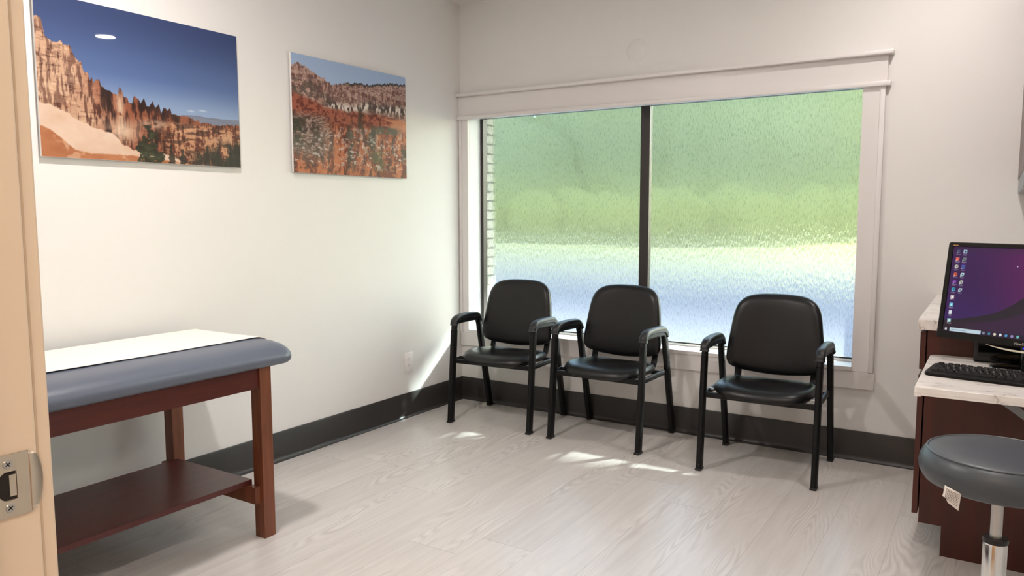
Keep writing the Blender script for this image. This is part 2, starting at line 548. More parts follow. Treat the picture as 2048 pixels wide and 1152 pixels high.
for a, b_ in ((EX0 + 0.02, 1.284), (1.352, WX1 - 0.004)):
    bm = bmesh.new()
    z0 = WZ0 + 0.0185
    vs = [bm.verts.new(p) for p in ((a, 0.158, z0), (b_, 0.158, z0), (b_, 0.158, WZ1), (a, 0.158, WZ1))]
    bm.faces.new(vs)
    obj('privacy_film', bm, M['film'], win)
# drywall/wood reveal lining
bm = bmesh.new()
bx(bm, WX0 - 0.012, WX0, 0.0004, F0, WZ0, WZ1)
bx(bm, WX1, WX1 + 0.012, 0.0004, F0, WZ0, WZ1)
bx(bm, WX0, WX1, 0.0004, F0, WZ1, WZ1 + 0.012)
obj('reveal', bm, M['reveal'], win)
obj('sill', box(WX0, WX1, -0.022, F0 + 0.01, WZ0 - 0.022, WZ0, 0.002), M['trim'], win)
# casing legs, backband, apron
bm = bmesh.new()
bx(bm, 0.026, WX0, -0.020, 0.0, WZ0 - 0.022, 1.965, 0.0015)
bx(bm, WX1, 2.655, -0.020, 0.0, WZ0 - 0.022, 1.965, 0.0015)
obj('casing', bm, M['trim'], win)
bm = bmesh.new()
bx(bm, 0.004, 0.026, -0.028, 0.0, WZ0 - 0.022, 1.965, 0.004)
bx(bm, 2.655, 2.68, -0.028, 0.0, WZ0 - 0.022, 1.965, 0.004)
obj('backband', bm, M['trim'], win, smooth=True)
obj('apron', box(0.004, 2.685, -0.018, 0.0, 0.39, WZ0 - 0.0225, 0.0015), M['trim'], win)
# craftsman header: board between fillet strip and cap
hd = bpy.data.objects.new('trim_1', None); COL.objects.link(hd); hd['kind'] = 'structure'
obj('header_board', box(0.002, 2.686, -0.024, 0.0, 1.984, 2.114, 0.001), M['trim'], hd)
obj('fillet_strip', box(0.002, 2.704, -0.046, 0.0, 1.960, 1.9838, 0.003), M['trim'], hd, smooth=True)
obj('cap_strip', box(0.002, 2.712, -0.062, 0.0, 2.1142, 2.134, 0.003), M['trim'], hd, smooth=True)

# ---- door frame with strike plate (left jamb beside the camera)
dr = bpy.data.objects.new('door_1', None); COL.objects.link(dr); dr['kind'] = 'structure'
JY = -3.954           # room-side edge of the jamb
bm = bmesh.new()
bx(bm, DX0 - 0.02, DX0, YB - 0.16, JY, 0, DZ, 0.0025)
obj('jamb', bm, M['jamb'], dr)
bm = bmesh.new(); bx(bm, DX1, DX1 + 0.02, YB - 0.16, JY, 0, DZ, 0.0025); obj('jamb', bm, M['jamb'], dr)
bm = bmesh.new(); bx(bm, DX0 - 0.02, DX1 + 0.02, YB - 0.16, JY, DZ, DZ + 0.02, 0.0025); obj('head_jamb', bm, M['jamb'], dr)
bm = bmesh.new()
bx(bm, DX0 - 0.07, DX0 - 0.0035, JY + 0.0005, JY + 0.0175, 0, DZ + 0.06, 0.003)
bx(bm, DX1 + 0.0035, DX1 + 0.07, JY + 0.0005, JY + 0.0175, 0, DZ + 0.06, 0.003)
obj('casing', bm, M['jamb'], dr)
bm = bmesh.new()
bx(bm, DX0 - 0.0005, DX0 + 0.011, -4.10, -4.012, 0, DZ)
obj('door_stop', bm, M['jamb'], dr)

# strike plate: a 57 mm tall plate on the jamb face with a lip curling past the edge
SC = Vector((DX0, -3.986, 1.027))
def strike():
    bm = bmesh.new()
    z0, z1 = -0.035, 0.035
    y0, y1 = -0.020, 0.022      # local along y (room side is +)
    t = 0.0016
    # plate around an opening (ring of quads, then extruded)
    hy0, hy1, hz = -0.0125, 0.0085, 0.0165
    outer = [(y0, z0), (y1, z0), (y1, z1), (y0, z1)]
    # hole outline with rounded left side
    hole = []
    for k in range(13):
        a = math.radians(270 - 180 * k / 12)
        hole.append((hy0 + 0.012 + 0.012 * math.cos(a) * 1.0, hz * math.sin(a)))
    hole += [(hy1, hz * 0.95), (hy1, -hz * 0.95)]
    n = 64
    def ray_rect(a):
        c, s = math.cos(a), math.sin(a)
        k = min((abs(((y1 if c > 0 else y0)) / c) if abs(c) > 1e-6 else 9), (abs(z1 / s) if abs(s) > 1e-6 else 9))
        r = 0.004
        return (c * k, s * k)
    def ray_poly(a, poly):
        c, s = math.cos(a), math.sin(a)
        best = None
        for i in range(len(poly)):
            (x1, w1), (x2, w2) = poly[i], poly[(i + 1) % len(poly)]
            dx, dz = x2 - x1, w2 - w1
            den = c * dz - s * dx
            if abs(den) < 1e-12: continue
            tt = (x1 * dz - w1 * dx) / den
            u = (x1 * s - w1 * c) / den
            if tt > 0 and -1e-6 <= u <= 1 + 1e-6:
                best = tt if best is None else max(best, tt)
        best = best or 0.008
        return (c * best, s * best)
    angs = sorted(set([2 * PI * i / n for i in range(n)] + [math.atan2(z, y) % (2 * PI) for y, z in outer]))
    O = [ray_rect(a) for a in angs]; I = [ray_poly(a, hole) for a in angs]
    layers = []
    for x in (0.0002, t):
        layers.append(([bm.verts.new((x, y, z)) for y, z in O], [bm.verts.new((x, y, z)) for y, z in I]))
    m = len(angs)
    for k in range(m):
        j = (k + 1) % m
        (Ob, Ib), (Ot, It) = layers
        bm.faces.new((Ot[k], Ot[j], It[j], It[k]))
        bm.faces.new((Ob[k], Ib[k], Ib[j], Ob[j]))
        bm.faces.new((Ob[k], Ob[j], Ot[j], Ot[k]))
        bm.faces.new((It[k], It[j], Ib[j], Ib[k]))
    return bm
sp = obj('strike_plate', strike(), M['nickel'], dr)
sp.location = SC
sp['label'] = 'satin nickel strike plate'
# curved lip
bm = bmesh.new()
ny, nz_ = 10, 12
g = {}
for i in range(ny + 1):
    for k in range(nz_ + 1):
        v = k / nz_ * 2 - 1
        reach = 0.0155 * math.sqrt(max(0.0, 1 - v * v)) ** 0.9
        s = i / ny
        y = 0.022 + reach * s
        x = 0.0020 - 0.0042 * s * s * (reach / 0.0155)
        g[i, k] = (x, y, v * 0.0345)
for th in (0,):
    V = {k: bm.verts.new(p) for k, p in g.items()}
for i in range(ny):
    for k in range(nz_):
        bm.faces.new((V[i, k], V[i + 1, k], V[i + 1, k + 1], V[i, k + 1]))
bmesh.ops.remove_doubles(bm, verts=bm.verts, dist=1e-5)
lip = obj('lip', bm, M['nickel'], sp, smooth=True)
md = lip.modifiers.new('th', 'SOLIDIFY'); md.thickness = 0.0014; md.offset = -1
# dark pocket behind the opening with latch tab
obj('latch_pocket', box(0.0001, 0.0007, -0.0118, 0.0078, -0.0155, 0.0155), M['hole'], sp)
obj('tab', box(0.0006, 0.0012, 0.001, 0.0078, -0.012, 0.012), M['nickel'], sp)
for sz in (-0.0245, 0.0245):
    bm = bmesh.new()
    cyl(bm, (0.0014, 0.0, sz), (0.0026, 0.0, sz), 0.0052, 0.0044, 24)
    s_ = obj('screw', bm, M['steel'], sp, smooth=True)
    bm = bmesh.new()
    for ang in (0.6, 0.6 + PI / 2):
        c_, sn = math.cos(ang), math.sin(ang)
        r = bmesh.ops.create_cube(bm, size=1.0)
        bmesh.ops.scale(bm, vec=(0.0004, 0.0058, 0.0011), verts=r['verts'])
        bmesh.ops.rotate(bm, cent=(0, 0, 0), matrix=Matrix.Rotation(ang, 3, 'X'), verts=r['verts'])
        bmesh.ops.translate(bm, vec=(0.0027, 0.0, sz), verts=r['verts'])
    obj('slot', bm, M['hole'], s_)

# ------------------------------------------------------------------ outside
def ground_mat(name, rgb, vary, sc):
    return simple(name, rgb, 0.95, spec=0.0, vary=vary, vscale=sc)
def lot_mat():
    m, nt, b = new_mat('concrete_lot')
    b.inputs['Roughness'].default_value = 0.95; b.inputs['Specular IOR Level'].default_value = 0.0
    tc = N(nt, 'ShaderNodeTexCoord'); sx = N(nt, 'ShaderNodeSeparateXYZ'); L(nt, tc.outputs['Object'], sx.inputs['Vector'])
    nz = N(nt, 'ShaderNodeTexNoise', Scale=0.6, Detail=4.0); L(nt, tc.outputs['Object'], nz.inputs['Vector'])
    ad = N(nt, 'ShaderNodeMath', operation='MULTIPLY_ADD'); L(nt, nz.outputs['Fac'], ad.inputs[0]); ad.inputs[1].default_value = 12.0; L(nt, sx.outputs['Y'], ad.inputs[2])
    mr = N(nt, 'ShaderNodeMapRange', interpolation_type='SMOOTHSTEP'); L(nt, ad.outputs[0], mr.inputs['Value'])
    mr.inputs['From Min'].default_value = 17.0; mr.inputs['From Max'].default_value = 38.0
    mx = N(nt, 'ShaderNodeMix', data_type='RGBA'); L(nt, mr.outputs['Result'], mx.inputs[0])
    mx.inputs[6].default_value = lin((46, 49, 58)); mx.inputs[7].default_value = lin((98, 100, 76))
    L(nt, mx.outputs[2], b.inputs['Base Color'])
    return m
M['lot'] = lot_mat()
M['lawn'] = ground_mat('sunlit_lawn', (136, 131, 88), 0.12, 0.5)
M['leaf'] = simple('tree_leaf', (164, 164, 124), 0.9, spec=0.0, vary=0.3, vscale=0.25, bump=0.6, bscale=6)
M['shrub'] = simple('shrub_leaf', (180, 172, 108), 0.9, spec=0.0, vary=0.2, vscale=0.6, bump=0.6, bscale=6)
struct('ground_lot', box(-40, 40, 0.3, 30, -0.3, -0.15), M['lot'])
bm = bmesh.new()
ringloft(bm, [[(-90, 30, -0.3), (-90, 30, -0.15), (-90, 75, 3.0), (-90, 75, -0.3)], [(90, 30, -0.3), (90, 30, -0.15), (90, 75, 3.0), (90, 75, -0.3)]])
struct('ground_lawn', bm, M['lawn'])
struct('added_sun_blocker', box(-4, 9, 0.3, 2.85, 2.76, 2.9), M['ceil'])  # unseen slab added to keep sun off all but the window's lower strip

def blob_mesh(specs, seed):
    rnd = random.Random(seed)
    bm = bmesh.new()
    for (x, y, z, rx, ry, rz) in specs:
        r = bmesh.ops.create_icosphere(bm, subdivisions=3, radius=1.0)
        ph = [rnd.uniform(0, 6.28) for _ in range(6)]
        for v in r['verts']:
            c = v.co
            k = 1 + 0.10 * math.sin(5 * c.x + ph[0]) * math.sin(5 * c.y + ph[1]) + 0.09 * math.sin(9 * c.z + ph[2] + 3 * c.x) + 0.06 * math.sin(15 * c.x + ph[3]) * math.sin(14 * c.z + ph[4])
            v.co = Vector((x + c.x * rx * k, y + c.y * ry * k, z + c.z * rz * k))
    return bm
rnd = random.Random(3)
spec = []
for i in range(16):
    x = -30 + i * 2.6 + rnd.uniform(-1, 1)
    hgt = rnd.uniform(13, 16) if x > -26 else rnd.uniform(7.0, 11.0)
    spec.append((x, 48 + rnd.uniform(-3, 3), hgt * 0.5, rnd.uniform(3.4, 4.4), 3, hgt * 0.56))
o = obj('tree_line', blob_mesh(spec, 5), M['leaf'], smooth=True, angle=180); o['kind'] = 'stuff'
tag(o, 'blurred pale green trees outside, filling the upper half of the frosted window', 'trees')
spec = []
for i in range(20):
    x = -28 + i * 1.9 + rnd.uniform(-.6, .6)
    spec.append((x, 36 + rnd.uniform(-1, 1), 1.1, 1.7, 1.1, rnd.uniform(1.2, 1.7)))
o = obj('shrub_row', blob_mesh(spec, 6), M['shrub'], smooth=True, angle=180); o['kind'] = 'stuff'
tag(o, 'blurred yellow-green shrubs outside, a band across the middle of the frosted window', 'shrubs')

# ------------------------------------------------------------------ wall pictures
def vnoise(h, w, fy, fx, seed):
    r = np.random.RandomState(seed)
    gy, gx = int(fy) + 3, int(fx) + 3
    g = r.rand(gy, gx)
    y = np.linspace(0, fy, h); x = np.linspace(0, fx, w)
    iy = y.astype(int); ix = x.astype(int)
    ty = (y - iy)[:, None]; tx = (x - ix)[None, :]
    ty = ty * ty * (3 - 2 * ty); tx = tx * tx * (3 - 2 * tx)
    a = g[iy][:, ix]; b = g[iy][:, ix + 1]; c = g[iy + 1][:, ix]; d = g[iy + 1][:, ix + 1]
    return (a * (1 - tx) + b * tx) * (1 - ty) + (c * (1 - tx) + d * tx) * ty

def fbm(h, w, fy, fx, seed, oct=4, gain=0.55):
    s = np.zeros((h, w)); a = 1.0; t = 0
    for k in range(oct):
        s += a * vnoise(h, w, fy * 2 ** k, fx * 2 ** k, seed + k); t += a; a *= gain
    return s / t

def sst(a, b, x):
    t = np.clip((x - a) / (b - a), 0, 1); return t * t * (3 - 2 * t)

def rgb(c): return np.array(c, float)
def mixc(A, B, t): return A * (1 - t[..., None]) + B * t[..., None]

SKY1 = [(0.0, 0.848), (0.027, 0.851), (0.033, 0.804), (0.039, 0.737), (0.053, 0.714), (0.063, 0.72), (0.084, 0.72), (0.107, 0.731), (0.118, 0.709), (0.13, 0.703), (0.143, 0.71), (0.154, 0.652), (0.165, 0.627), (0.186, 0.622), (0.193, 0.562), (0.212, 0.555), (0.221, 0.514), (0.228, 0.53), (0.237, 0.494), (0.25, 0.525), (0.261, 0.528), (0.27, 0.476), (0.287, 0.465), (0.307, 0.464), (0.323, 0.432), (0.342, 0.43), (0.353, 0.483), (0.364, 0.465), (0.371, 0.426), (0.388, 0.437), (0.396, 0.391), (0.411, 0.392), (0.422, 0.451), (0.443, 0.429), (0.453, 0.4), (0.47, 0.445), (0.482, 0.389), (0.497, 0.381), (0.514, 0.426), (0.525, 0.386), (0.545, 0.411), (0.555, 0.354), (0.568, 0.394), (0.587, 0.381), (0.604, 0.392), (0.61, 0.353), (0.642, 0.342), (0.693, 0.35), (0.743, 0.329), (0.767, 0.312), (0.884, 0.315), (1.0, 0.318)]
SAND1 = [(-0.004, 0.326), (0.047, 0.321), (0.101, 0.288), (0.177, 0.237), (0.242, 0.198), (0.318, 0.177), (0.351, 0.12), (0.408, 0.076), (0.529, 0.066), (0.6, 0.05), (0.7, 0.0), (1.0, -0.1)]
ORG1 = [(-0.001, 0.193), (0.042, 0.171), (0.095, 0.111), (0.144, 0.054), (0.209, 0.036), (0.385, 0.043), (0.496, 0.03), (0.62, 0.02), (0.75, 0.0), (1.0, -0.1)]

def paint1(h=400, w=590):
    U, V = np.meshgrid(np.linspace(0, 1, w), np.linspace(0, 1, h))
    u = U[0]
    sky = np.interp(u, *zip(*SKY1)) + (vnoise(1, w, 1, 90, 3)[0] - 0.5) * 0.022 * (u > 0.0)
    sand = np.interp(u, *zip(*SAND1)) + (vnoise(1, w, 1, 50, 4)[0] - 0.5) * 0.012
    org = np.interp(u, *zip(*ORG1))
    jag = (fbm(h, w, 14, 40, 77, 3) - 0.5) * 0.03
    # sky gradient
    t = sst(0.3, 1.0, V)
    im = mixc(mixc(np.broadcast_to(rgb((132, 158, 196)), (h, w, 3)), np.broadcast_to(rgb((78, 106, 162)), (h, w, 3)), sst(0.34, 0.6, V)),
              np.broadcast_to(rgb((48, 66, 116)), (h, w, 3)), sst(0.5, 1.0, V))
    for cu, cv, su in ((0.717, 0.388, 0.018), (0.783, 0.40, 0.02)):
        k = np.exp(-(((U - cu) / su) ** 2 + ((V - cv) / 0.006) ** 2))
        im = mixc(im, np.broadcast_to(rgb((190, 200, 215)), (h, w, 3)), 0.8 * k)
    # distant mesa
    mesa = np.interp(u, [0.66, 0.72, 0.76, 0.8, 0.9, 1.0], [0.352, 0.36, 0.362, 0.355, 0.358, 0.362])
    k = ((V < mesa[None]) & (U > 0.66)) * 1.0
    im = mixc(im, mixc(np.broadcast_to(rgb((96, 104, 130)), (h, w, 3)), np.broadcast_to(rgb((132, 140, 160)), (h, w, 3)), fbm(h, w, 40, 6, 9)), k)
    # rock wall
    rel = (sky[None] - V)
    strX = 0.5 * fbm(h, w, 9, 62, 11, 4) + 0.5 * fbm(h, w, 16, 120, 12, 3)          # vertical flutes
    band = 0.6 * fbm(h, w, 60, 14, 21, 4) + 0.4 * fbm(h, w, 110, 60, 22, 2)          # strata
    big = fbm(h, w, 6, 10, 31, 3)
    lite = mixc(np.broadcast_to(rgb((202, 158, 124)), (h, w, 3)), np.broadcast_to(rgb((150, 82, 54)), (h, w, 3)), sst(0.1, 0.4, U + 0.3 * (big - 0.5)))
    lite = mixc(lite, np.broadcast_to(rgb((226, 190, 156)), (h, w, 3)), 0.55 * sst(0.55, 0.7, band) * sst(0.35, 0.1, U))
    dark = np.broadcast_to(rgb((72, 34, 26)), (h, w, 3))
    shade = sst(0.54, 0.42, strX) * (0.45 + 0.45 * sst(0.12, 0.35, U)) + 0.5 * sst(0.42, 0.3, band) * 0.6
    rock = mixc(lite, dark, np.clip(shade * 1.15, 0, 0.95))
    # deep dark clefts and black spires on the middle ridge
    cl = sst(0.47, 0.34, fbm(h, w, 5, 40, 41, 4)) * sst(0.2, 0.3, U) * sst(0.8, 0.55, U)
    rock = mixc(rock, np.broadcast_to(rgb((38, 20, 18)), (h, w, 3)), 0.88 * cl)
    sp_ = sst(0.42, 0.47, U) * sst(0.66, 0.6, U) * sst(0.075, 0.03, rel)
    rock = mixc(rock, np.broadcast_to(rgb((50, 28, 26)), (h, w, 3)), 0.75 * sp_)
    # pale cream ledges below the ridge, centre
    pl = np.exp(-(((U - 0.36) / 0.075) ** 2 + ((V - 0.20) / 0.065) ** 2)) + np.exp(-(((U - 0.353) / 0.016) ** 2 + ((V - 0.36) / 0.10) ** 2)) + 0.9 * np.exp(-(((U - 0.52) / 0.07) ** 2 + ((V - 0.265) / 0.03) ** 2))
    pl = np.clip(pl, 0, 1) * sst(0.30, 0.55, fbm(h, w, 26, 20, 51, 3) + 0.12)
    rock = mixc(rock, np.broadcast_to(rgb((222, 190, 158)), (h, w, 3)), 0.85 * pl)
    # lower right canyon
    lr = sst(0.5, 0.62, U) * sst(0.31, 0.27, V)
    flute = 0.6 * fbm(h, w, 8, 75, 61, 4) + 0.4 * fbm(h, w, 60, 110, 62, 2); st2 = fbm(h, w, 44, 14, 66, 3)
    can = mixc(np.broadcast_to(rgb((196, 136, 96)), (h, w, 3)), np.broadcast_to(rgb((96, 46, 32)), (h, w, 3)), sst(0.40, 0.62, flute))
    can = mixc(can, np.broadcast_to(rgb((206, 164, 128)), (h, w, 3)), 0.6 * sst(0.52, 0.66, st2) * sst(0.12, 0.26, V))
    can = mixc(can, np.broadcast_to(rgb((54, 34, 28)), (h, w, 3)), 0.6 * sst(0.45, 0.33, st2))
    grn = sst(0.13, 0.02, V + jag * 2 - 0.10 * sst(0.7, 0.95, U)) * sst(0.66, 0.78, U) * sst(0.42, 0.55, fbm(h, w, 10, 26, 71, 3) + 0.06)
    can = mixc(can, np.broadcast_to(rgb((38, 38, 30)), (h, w, 3)), 0.85 * grn)
    rock = mixc(rock, can, lr)
    im = mixc(im, rock, sst(-0.002, 0.004, rel))
    # pale scree and orange foreground
    k = sst(-0.005, 0.006, sand[None] + jag * 0.5 - V)
    sc = mixc(np.broadcast_to(rgb((226, 198, 176)), (h, w, 3)), np.broadcast_to(rgb((208, 168, 138)), (h, w, 3)), fbm(h, w, 12, 12, 81, 4))
    im = mixc(im, sc, k)
    k = sst(-0.004, 0.008, org[None] + jag * 0.4 - V)
    orr = mixc(np.broadcast_to(rgb((196, 124, 78)), (h, w, 3)), np.broadcast_to(rgb((164, 92, 56)), (h, w, 3)), fbm(h, w, 16, 10, 91, 4))
    orr = mixc(orr, np.broadcast_to(rgb((214, 164, 126)), (h, w, 3)), 0.7 * sst(0.62, 0.7, fbm(h, w, 10, 14, 95, 3)))
    im = mixc(im, orr, k)
    # dark conifer
    tw = 0.012 + 0.05 * sst(0.265, 0.02, V) + (fbm(h, w, 40, 40, 101, 2) - 0.5) * 0.05
    k = ((np.abs(U - 0.487 - 0.012 * np.sin(V * 40)) < tw) & (V < 0.255)) * 1.0
    k *= sst(0.26, 0.42, fbm(h, w, 70, 70, 105, 2) + 0.1)
    im = mixc(im, mixc(np.broadcast_to(rgb((30, 34, 24)), (h, w, 3)), np.broadcast_to(rgb((70, 74, 52)), (h, w, 3)), fbm(h, w, 60, 60, 111, 2)), 0.93 * k)
    for cu, ch in ((0.60, 0.14), (0.66, 0.11), (0.80, 0.16), (0.87, 0.14), (0.94, 0.17), (0.985, 0.2)):
        tw = 0.004 + 0.014 * sst(ch, 0.0, V) + (fbm(h, w, 50, 50, int(cu * 1000), 2) - 0.5) * 0.02
        k = ((np.abs(U - cu) < tw) & (V < ch)) * 0.8
        im = mixc(im, np.broadcast_to(rgb((40, 38, 30)), (h, w, 3)), k)
    return im

SKY2 = [(0.0, 0.888), (0.02, 0.904), (0.053, 0.928), (0.106, 0.907), (0.181, 0.864), (0.248, 0.834), (0.311, 0.795), (0.365, 0.802), (0.454, 0.837), (0.664, 0.861), (0.853, 0.912), (1.0, 0.925)]
def paint2(h=400, w=440):
    U, V = np.meshgrid(np.linspace(0, 1, w), np.linspace(0, 1, h))
    u = U[0]
    B = lambda c: np.broadcast_to(rgb(c), (h, w, 3))
    sky = np.interp(u, *zip(*SKY2)) + (vnoise(1, w, 1, 110, 5)[0] - 0.4) * 0.02
    warp = (fbm(h, w, 6, 8, 201, 3) - 0.5) * 0.12
    im = mixc(B((176, 198, 226)), B((158, 184, 220)), V)
    fl = 0.5 * fbm(h, w, 8, 48, 211, 4) + 0.5 * fbm(h, w, 40, 110, 212, 3); st_ = fbm(h, w, 40, 9, 221, 3); sp2 = fbm(h, w, 60, 70, 231, 3)
    rock = mixc(B((184, 142, 126)), B((128, 88, 80)), sst(0.42, 0.6, fl))
    rock = mixc(rock, B((206, 172, 156)), 0.6 * sst(0.5, 0.62, st_))
    rock = mixc(rock, B((92, 66, 62)), 0.5 * sst(0.46, 0.36, sp2))
    # pale snow-and-dark chutes
    band = np.interp(u, [0, 0.243, 0.316, 0.494, 0.661, 0.823, 1.0], [0.72, 0.66, 0.61, 0.60, 0.66, 0.655, 0.65])[None]
    bw = np.exp(-((V - band - warp * 0.4) / 0.045) ** 2) * sst(0.2, 0.32, U)
    ch = mixc(B((84, 70, 66)), B((222, 208, 196)), sst(0.46, 0.58, (0.55 * fbm(h, w, 6, 50, 241, 3) + 0.45 * fbm(h, w, 30, 90, 242, 3))))
    rock = mixc(rock, ch, np.clip(bw * 1.05, 0, 1))
    # dark scrub on the left slope, trees on the rim
    k = sst(0.5, 0.62, fbm(h, w, 16, 20, 251, 3)) * sst(0.42, 0.1, U) * sst(0.55, 0.66, V) * sst(0.86, 0.76, V)
    rock = mixc(rock, B((86, 74, 66)), 0.7 * k)
    k = sst(0.03, 0.006, sky[None] - V) * sst(0.35, 0.5, U)
    rock = mixc(rock, B((48, 50, 48)), 0.85 * k)
    # red belt
    red = sst(0.6, 0.56, V + warp * 0.6 - 0.10 * sst(0.35, 0.0, U)) * sst(0.40, 0.45, V + warp * 0.4)
    rb = mixc(B((166, 88, 66)), B((112, 52, 42)), sst(0.42, 0.6, fbm(h, w, 40, 50, 261, 4)))
    rb = mixc(rb, B((208, 134, 98)), 0.9 * sst(0.78, 0.9, U + 0.3 * (st_ - 0.5)) * sst(0.42, 0.5, V))
    rock = mixc(rock, rb, np.clip(red, 0, 1))
    # lower hoodoos
    low = sst(0.47, 0.42, V + warp * 0.5)
    hd_ = mixc(B((190, 104, 64)), B((118, 52, 36)), sst(0.42, 0.6, (0.6 * fbm(h, w, 5, 30, 271, 4) + 0.4 * fbm(h, w, 40, 80, 272, 3))))
    hd_ = mixc(hd_, B((196, 160, 146)), 0.7 * sst(0.54, 0.66, fbm(h, w, 26, 30, 281, 5)) * sst(0.02, 0.25, V))
    hd_ = mixc(hd_, B((70, 42, 36)), 0.7 * sst(0.44, 0.36, fbm(h, w, 12, 36, 291, 3)))
    rock = mixc(rock, hd_, low)
    # grey brush, left
    gb = sst(0.34, 0.2, U + warp) * sst(0.55, 0.46, V) * sst(0.06, 0.2, V + warp)
    br = mixc(B((104, 82, 74)), B((168, 140, 130)), sst(0.48, 0.62, fbm(h, w, 110, 70, 301, 3)))
    br = mixc(br, B((60, 50, 42)), 0.7 * sst(0.46, 0.38, fbm(h, w, 16, 16, 311, 3)))
    rock = mixc(rock, br, 0.9 * gb)
    # evergreens
    for cu, cv, su, sv, c in ((0.475, 0.25, 0.035, 0.20, (62, 54, 44)), (0.66, 0.33, 0.04, 0.13, (58, 58, 48)), (0.72, 0.16, 0.06, 0.10, (84, 76, 48)), (0.80, 0.45, 0.13, 0.035, (74, 80, 68)), (0.03, 0.34, 0.05, 0.12, (62, 62, 50)), (0.56, 0.50, 0.025, 0.10, (70, 56, 46)), (0.97, 0.24, 0.03, 0.08, (70, 64, 50))):
        k = np.exp(-(((U - cu + warp * .3) / su) ** 4 + ((V - cv) / sv) ** 4)) * sst(0.3, 0.5, fbm(h, w, 40, 50, int(cu * 700), 2) + 0.06)
        rock = mixc(rock, B(c), 0.9 * k)
    # snow caps
    k = 0.75 * sst(0.62, 0.70, fbm(h, w, 46, 40, 321, 5)) * sst(0.45, 0.3, V) * sst(0.02, 0.1, V)
    rock = mixc(rock, B((216, 200, 194)), 0.85 * k)
    im = mixc(im, rock, sst(-0.002, 0.004, sky[None] - V))
    return im

def print_grid(name, im, org, du, dv, mat, parent, gain=1.0, sat=1.0):
    """flat grid carrying the print's colours"""
    h, w, _ = im.shape
    org = np.array(org); du = np.array(du); dv = np.array(dv)
    uu, vv = np.meshgrid(np.linspace(0, 1, w), np.linspace(0, 1, h))
    co = org[None, None] + uu[..., None] * du + vv[..., None] * dv
    idx = np.arange(h * w).reshape(h, w)
    f = np.stack([idx[:-1, :-1], idx[:-1, 1:], idx[1:, 1:], idx[1:, :-1]], -1).reshape(-1, 4)
    me = bpy.data.meshes.new(name)
    me.vertices.add(h * w); me.vertices.foreach_set('co', co.reshape(-1).astype(np.float32))
    me.loops.add(f.size); me.loops.foreach_set('vertex_index', f.reshape(-1).astype(np.int32))
    me.polygons.add(len(f)); me.polygons.foreach_set('loop_start', np.arange(0, f.size, 4, dtype=np.int32))
    me.update(calc_edges=True)
    gy = im.mean(-1, keepdims=True)
    s = np.clip(gy + (im - gy) * sat, 0, 255) / 255.0
    l = np.where(s <= 0.04045, s / 12.92, ((s + 0.055) / 1.055) ** 2.4) * gain
    ca = me.color_attributes.new('print', 'FLOAT_COLOR', 'POINT')
    rgba = np.concatenate([l, np.ones((h, w, 1))], -1).reshape(-1).astype(np.float32)
    ca.data.foreach_set('color', rgba)
    me.materials.append(mat)
    o = bpy.data.objects.new(name, me); COL.objects.link(o); o.parent = parent
    return o

M['print'] = attr_mat('glossy_print', 0.4, spec=0.25, coat=0.25)
M['print_satin'] = attr_mat('satin_print', 0.5, spec=0.12, coat=0.06)
def picture(name, label, ya, yb, z0, z1, im, gain, pm):
    t = thing(name, label, 'picture', (0.0, (ya + yb) / 2, z0))
    hy = (yb - ya) / 2
    obj('panel', box(0.010, 0.0215, -hy, hy, 0, z1 - z0, 0.0008, 1), M['panel_edge'], t)
    obj('hanger', box(0.0, 0.0099, -hy * 0.6, hy * 0.6, (z1 - z0) * 0.55, (z1 - z0) * 0.7), M['steel'], t)
    # seen from the room, left of the print is towards -y
    print_grid('print', im, (0.0218, -hy + 0.0006, 0.0006), (0, 2 * hy - 0.0012, 0), (0, 0, z1 - z0 - 0.0012), pm, t, gain, 0.84)
    return t
picture('canyon_picture', 'large unframed canyon print with deep blue sky, above the exam table', -2.80, -1.864, 1.547, 2.179, paint1(), 0.92, M['print'])
picture('canyon_picture', 'smaller unframed print of red canyon under pale sky, nearer the window', -1.527, -0.606, 1.539, 2.164, paint2(), 0.95, M['print_satin'])

# ------------------------------------------------------------------ exam table
TX0, TX1, TY0, TY1 = 0.08, 0.735, -3.80, -2.317     # outer faces of the legs
et = thing('exam_table', 'cherry wood exam table with slate blue padded top and lower shelf', 'exam table', ((TX0 + TX1) / 2, (TY0 + TY1) / 2, 0))
cx, cy = et.location.x, et.location.y
LX, LY = (TX1 - TX0) / 2, (TY1 - TY0) / 2
for sx_ in (1, -1):
    for sy_ in (1, -1):
        x1 = sx_ * LX; x0 = sx_ * (LX - 0.058); y1 = sy_ * LY; y0 = sy_ * (LY - 0.056)
        obj('leg', box(min(x0, x1), max(x0, x1), min(y0, y1), max(y0, y1), 0, 0.709, 0.002), M['cherry'], et)
for sx_ in (1, -1):
    a = sx_ * (LX - 0.006); b_ = sx_ * (LX - 0.030)
    obj('apron', box(min(a, b_), max(a, b_), -LY + 0.0565, LY - 0.0565, 0.625, 0.709, 0.001), M['cherry_y'], et)
for sy_ in (1, -1):
    a = sy_ * (LY - 0.012); b_ = sy_ * (LY - 0.034)
    obj('apron', box(-LX + 0.0585, LX - 0.0585, min(a, b_), max(a, b_), 0.635, 0.709, 0.001), M['cherry_y'], et)
for sy_ in (1, -1):
    a = sy_ * (LY - 0.0565); b_ = sy_ * (LY - 0.082)
    obj('shelf_rail', box(-LX + 0.006, LX - 0.018, min(a, b_), max(a, b_), 0.148, 0.218, 0.001), M['cherry'], et)
obj('shelf', box(-0.235, 0.262, -LY + 0.0585, LY - 0.0585, 0.2185, 0.240, 0.0015), M['cherry_shelf'], et)
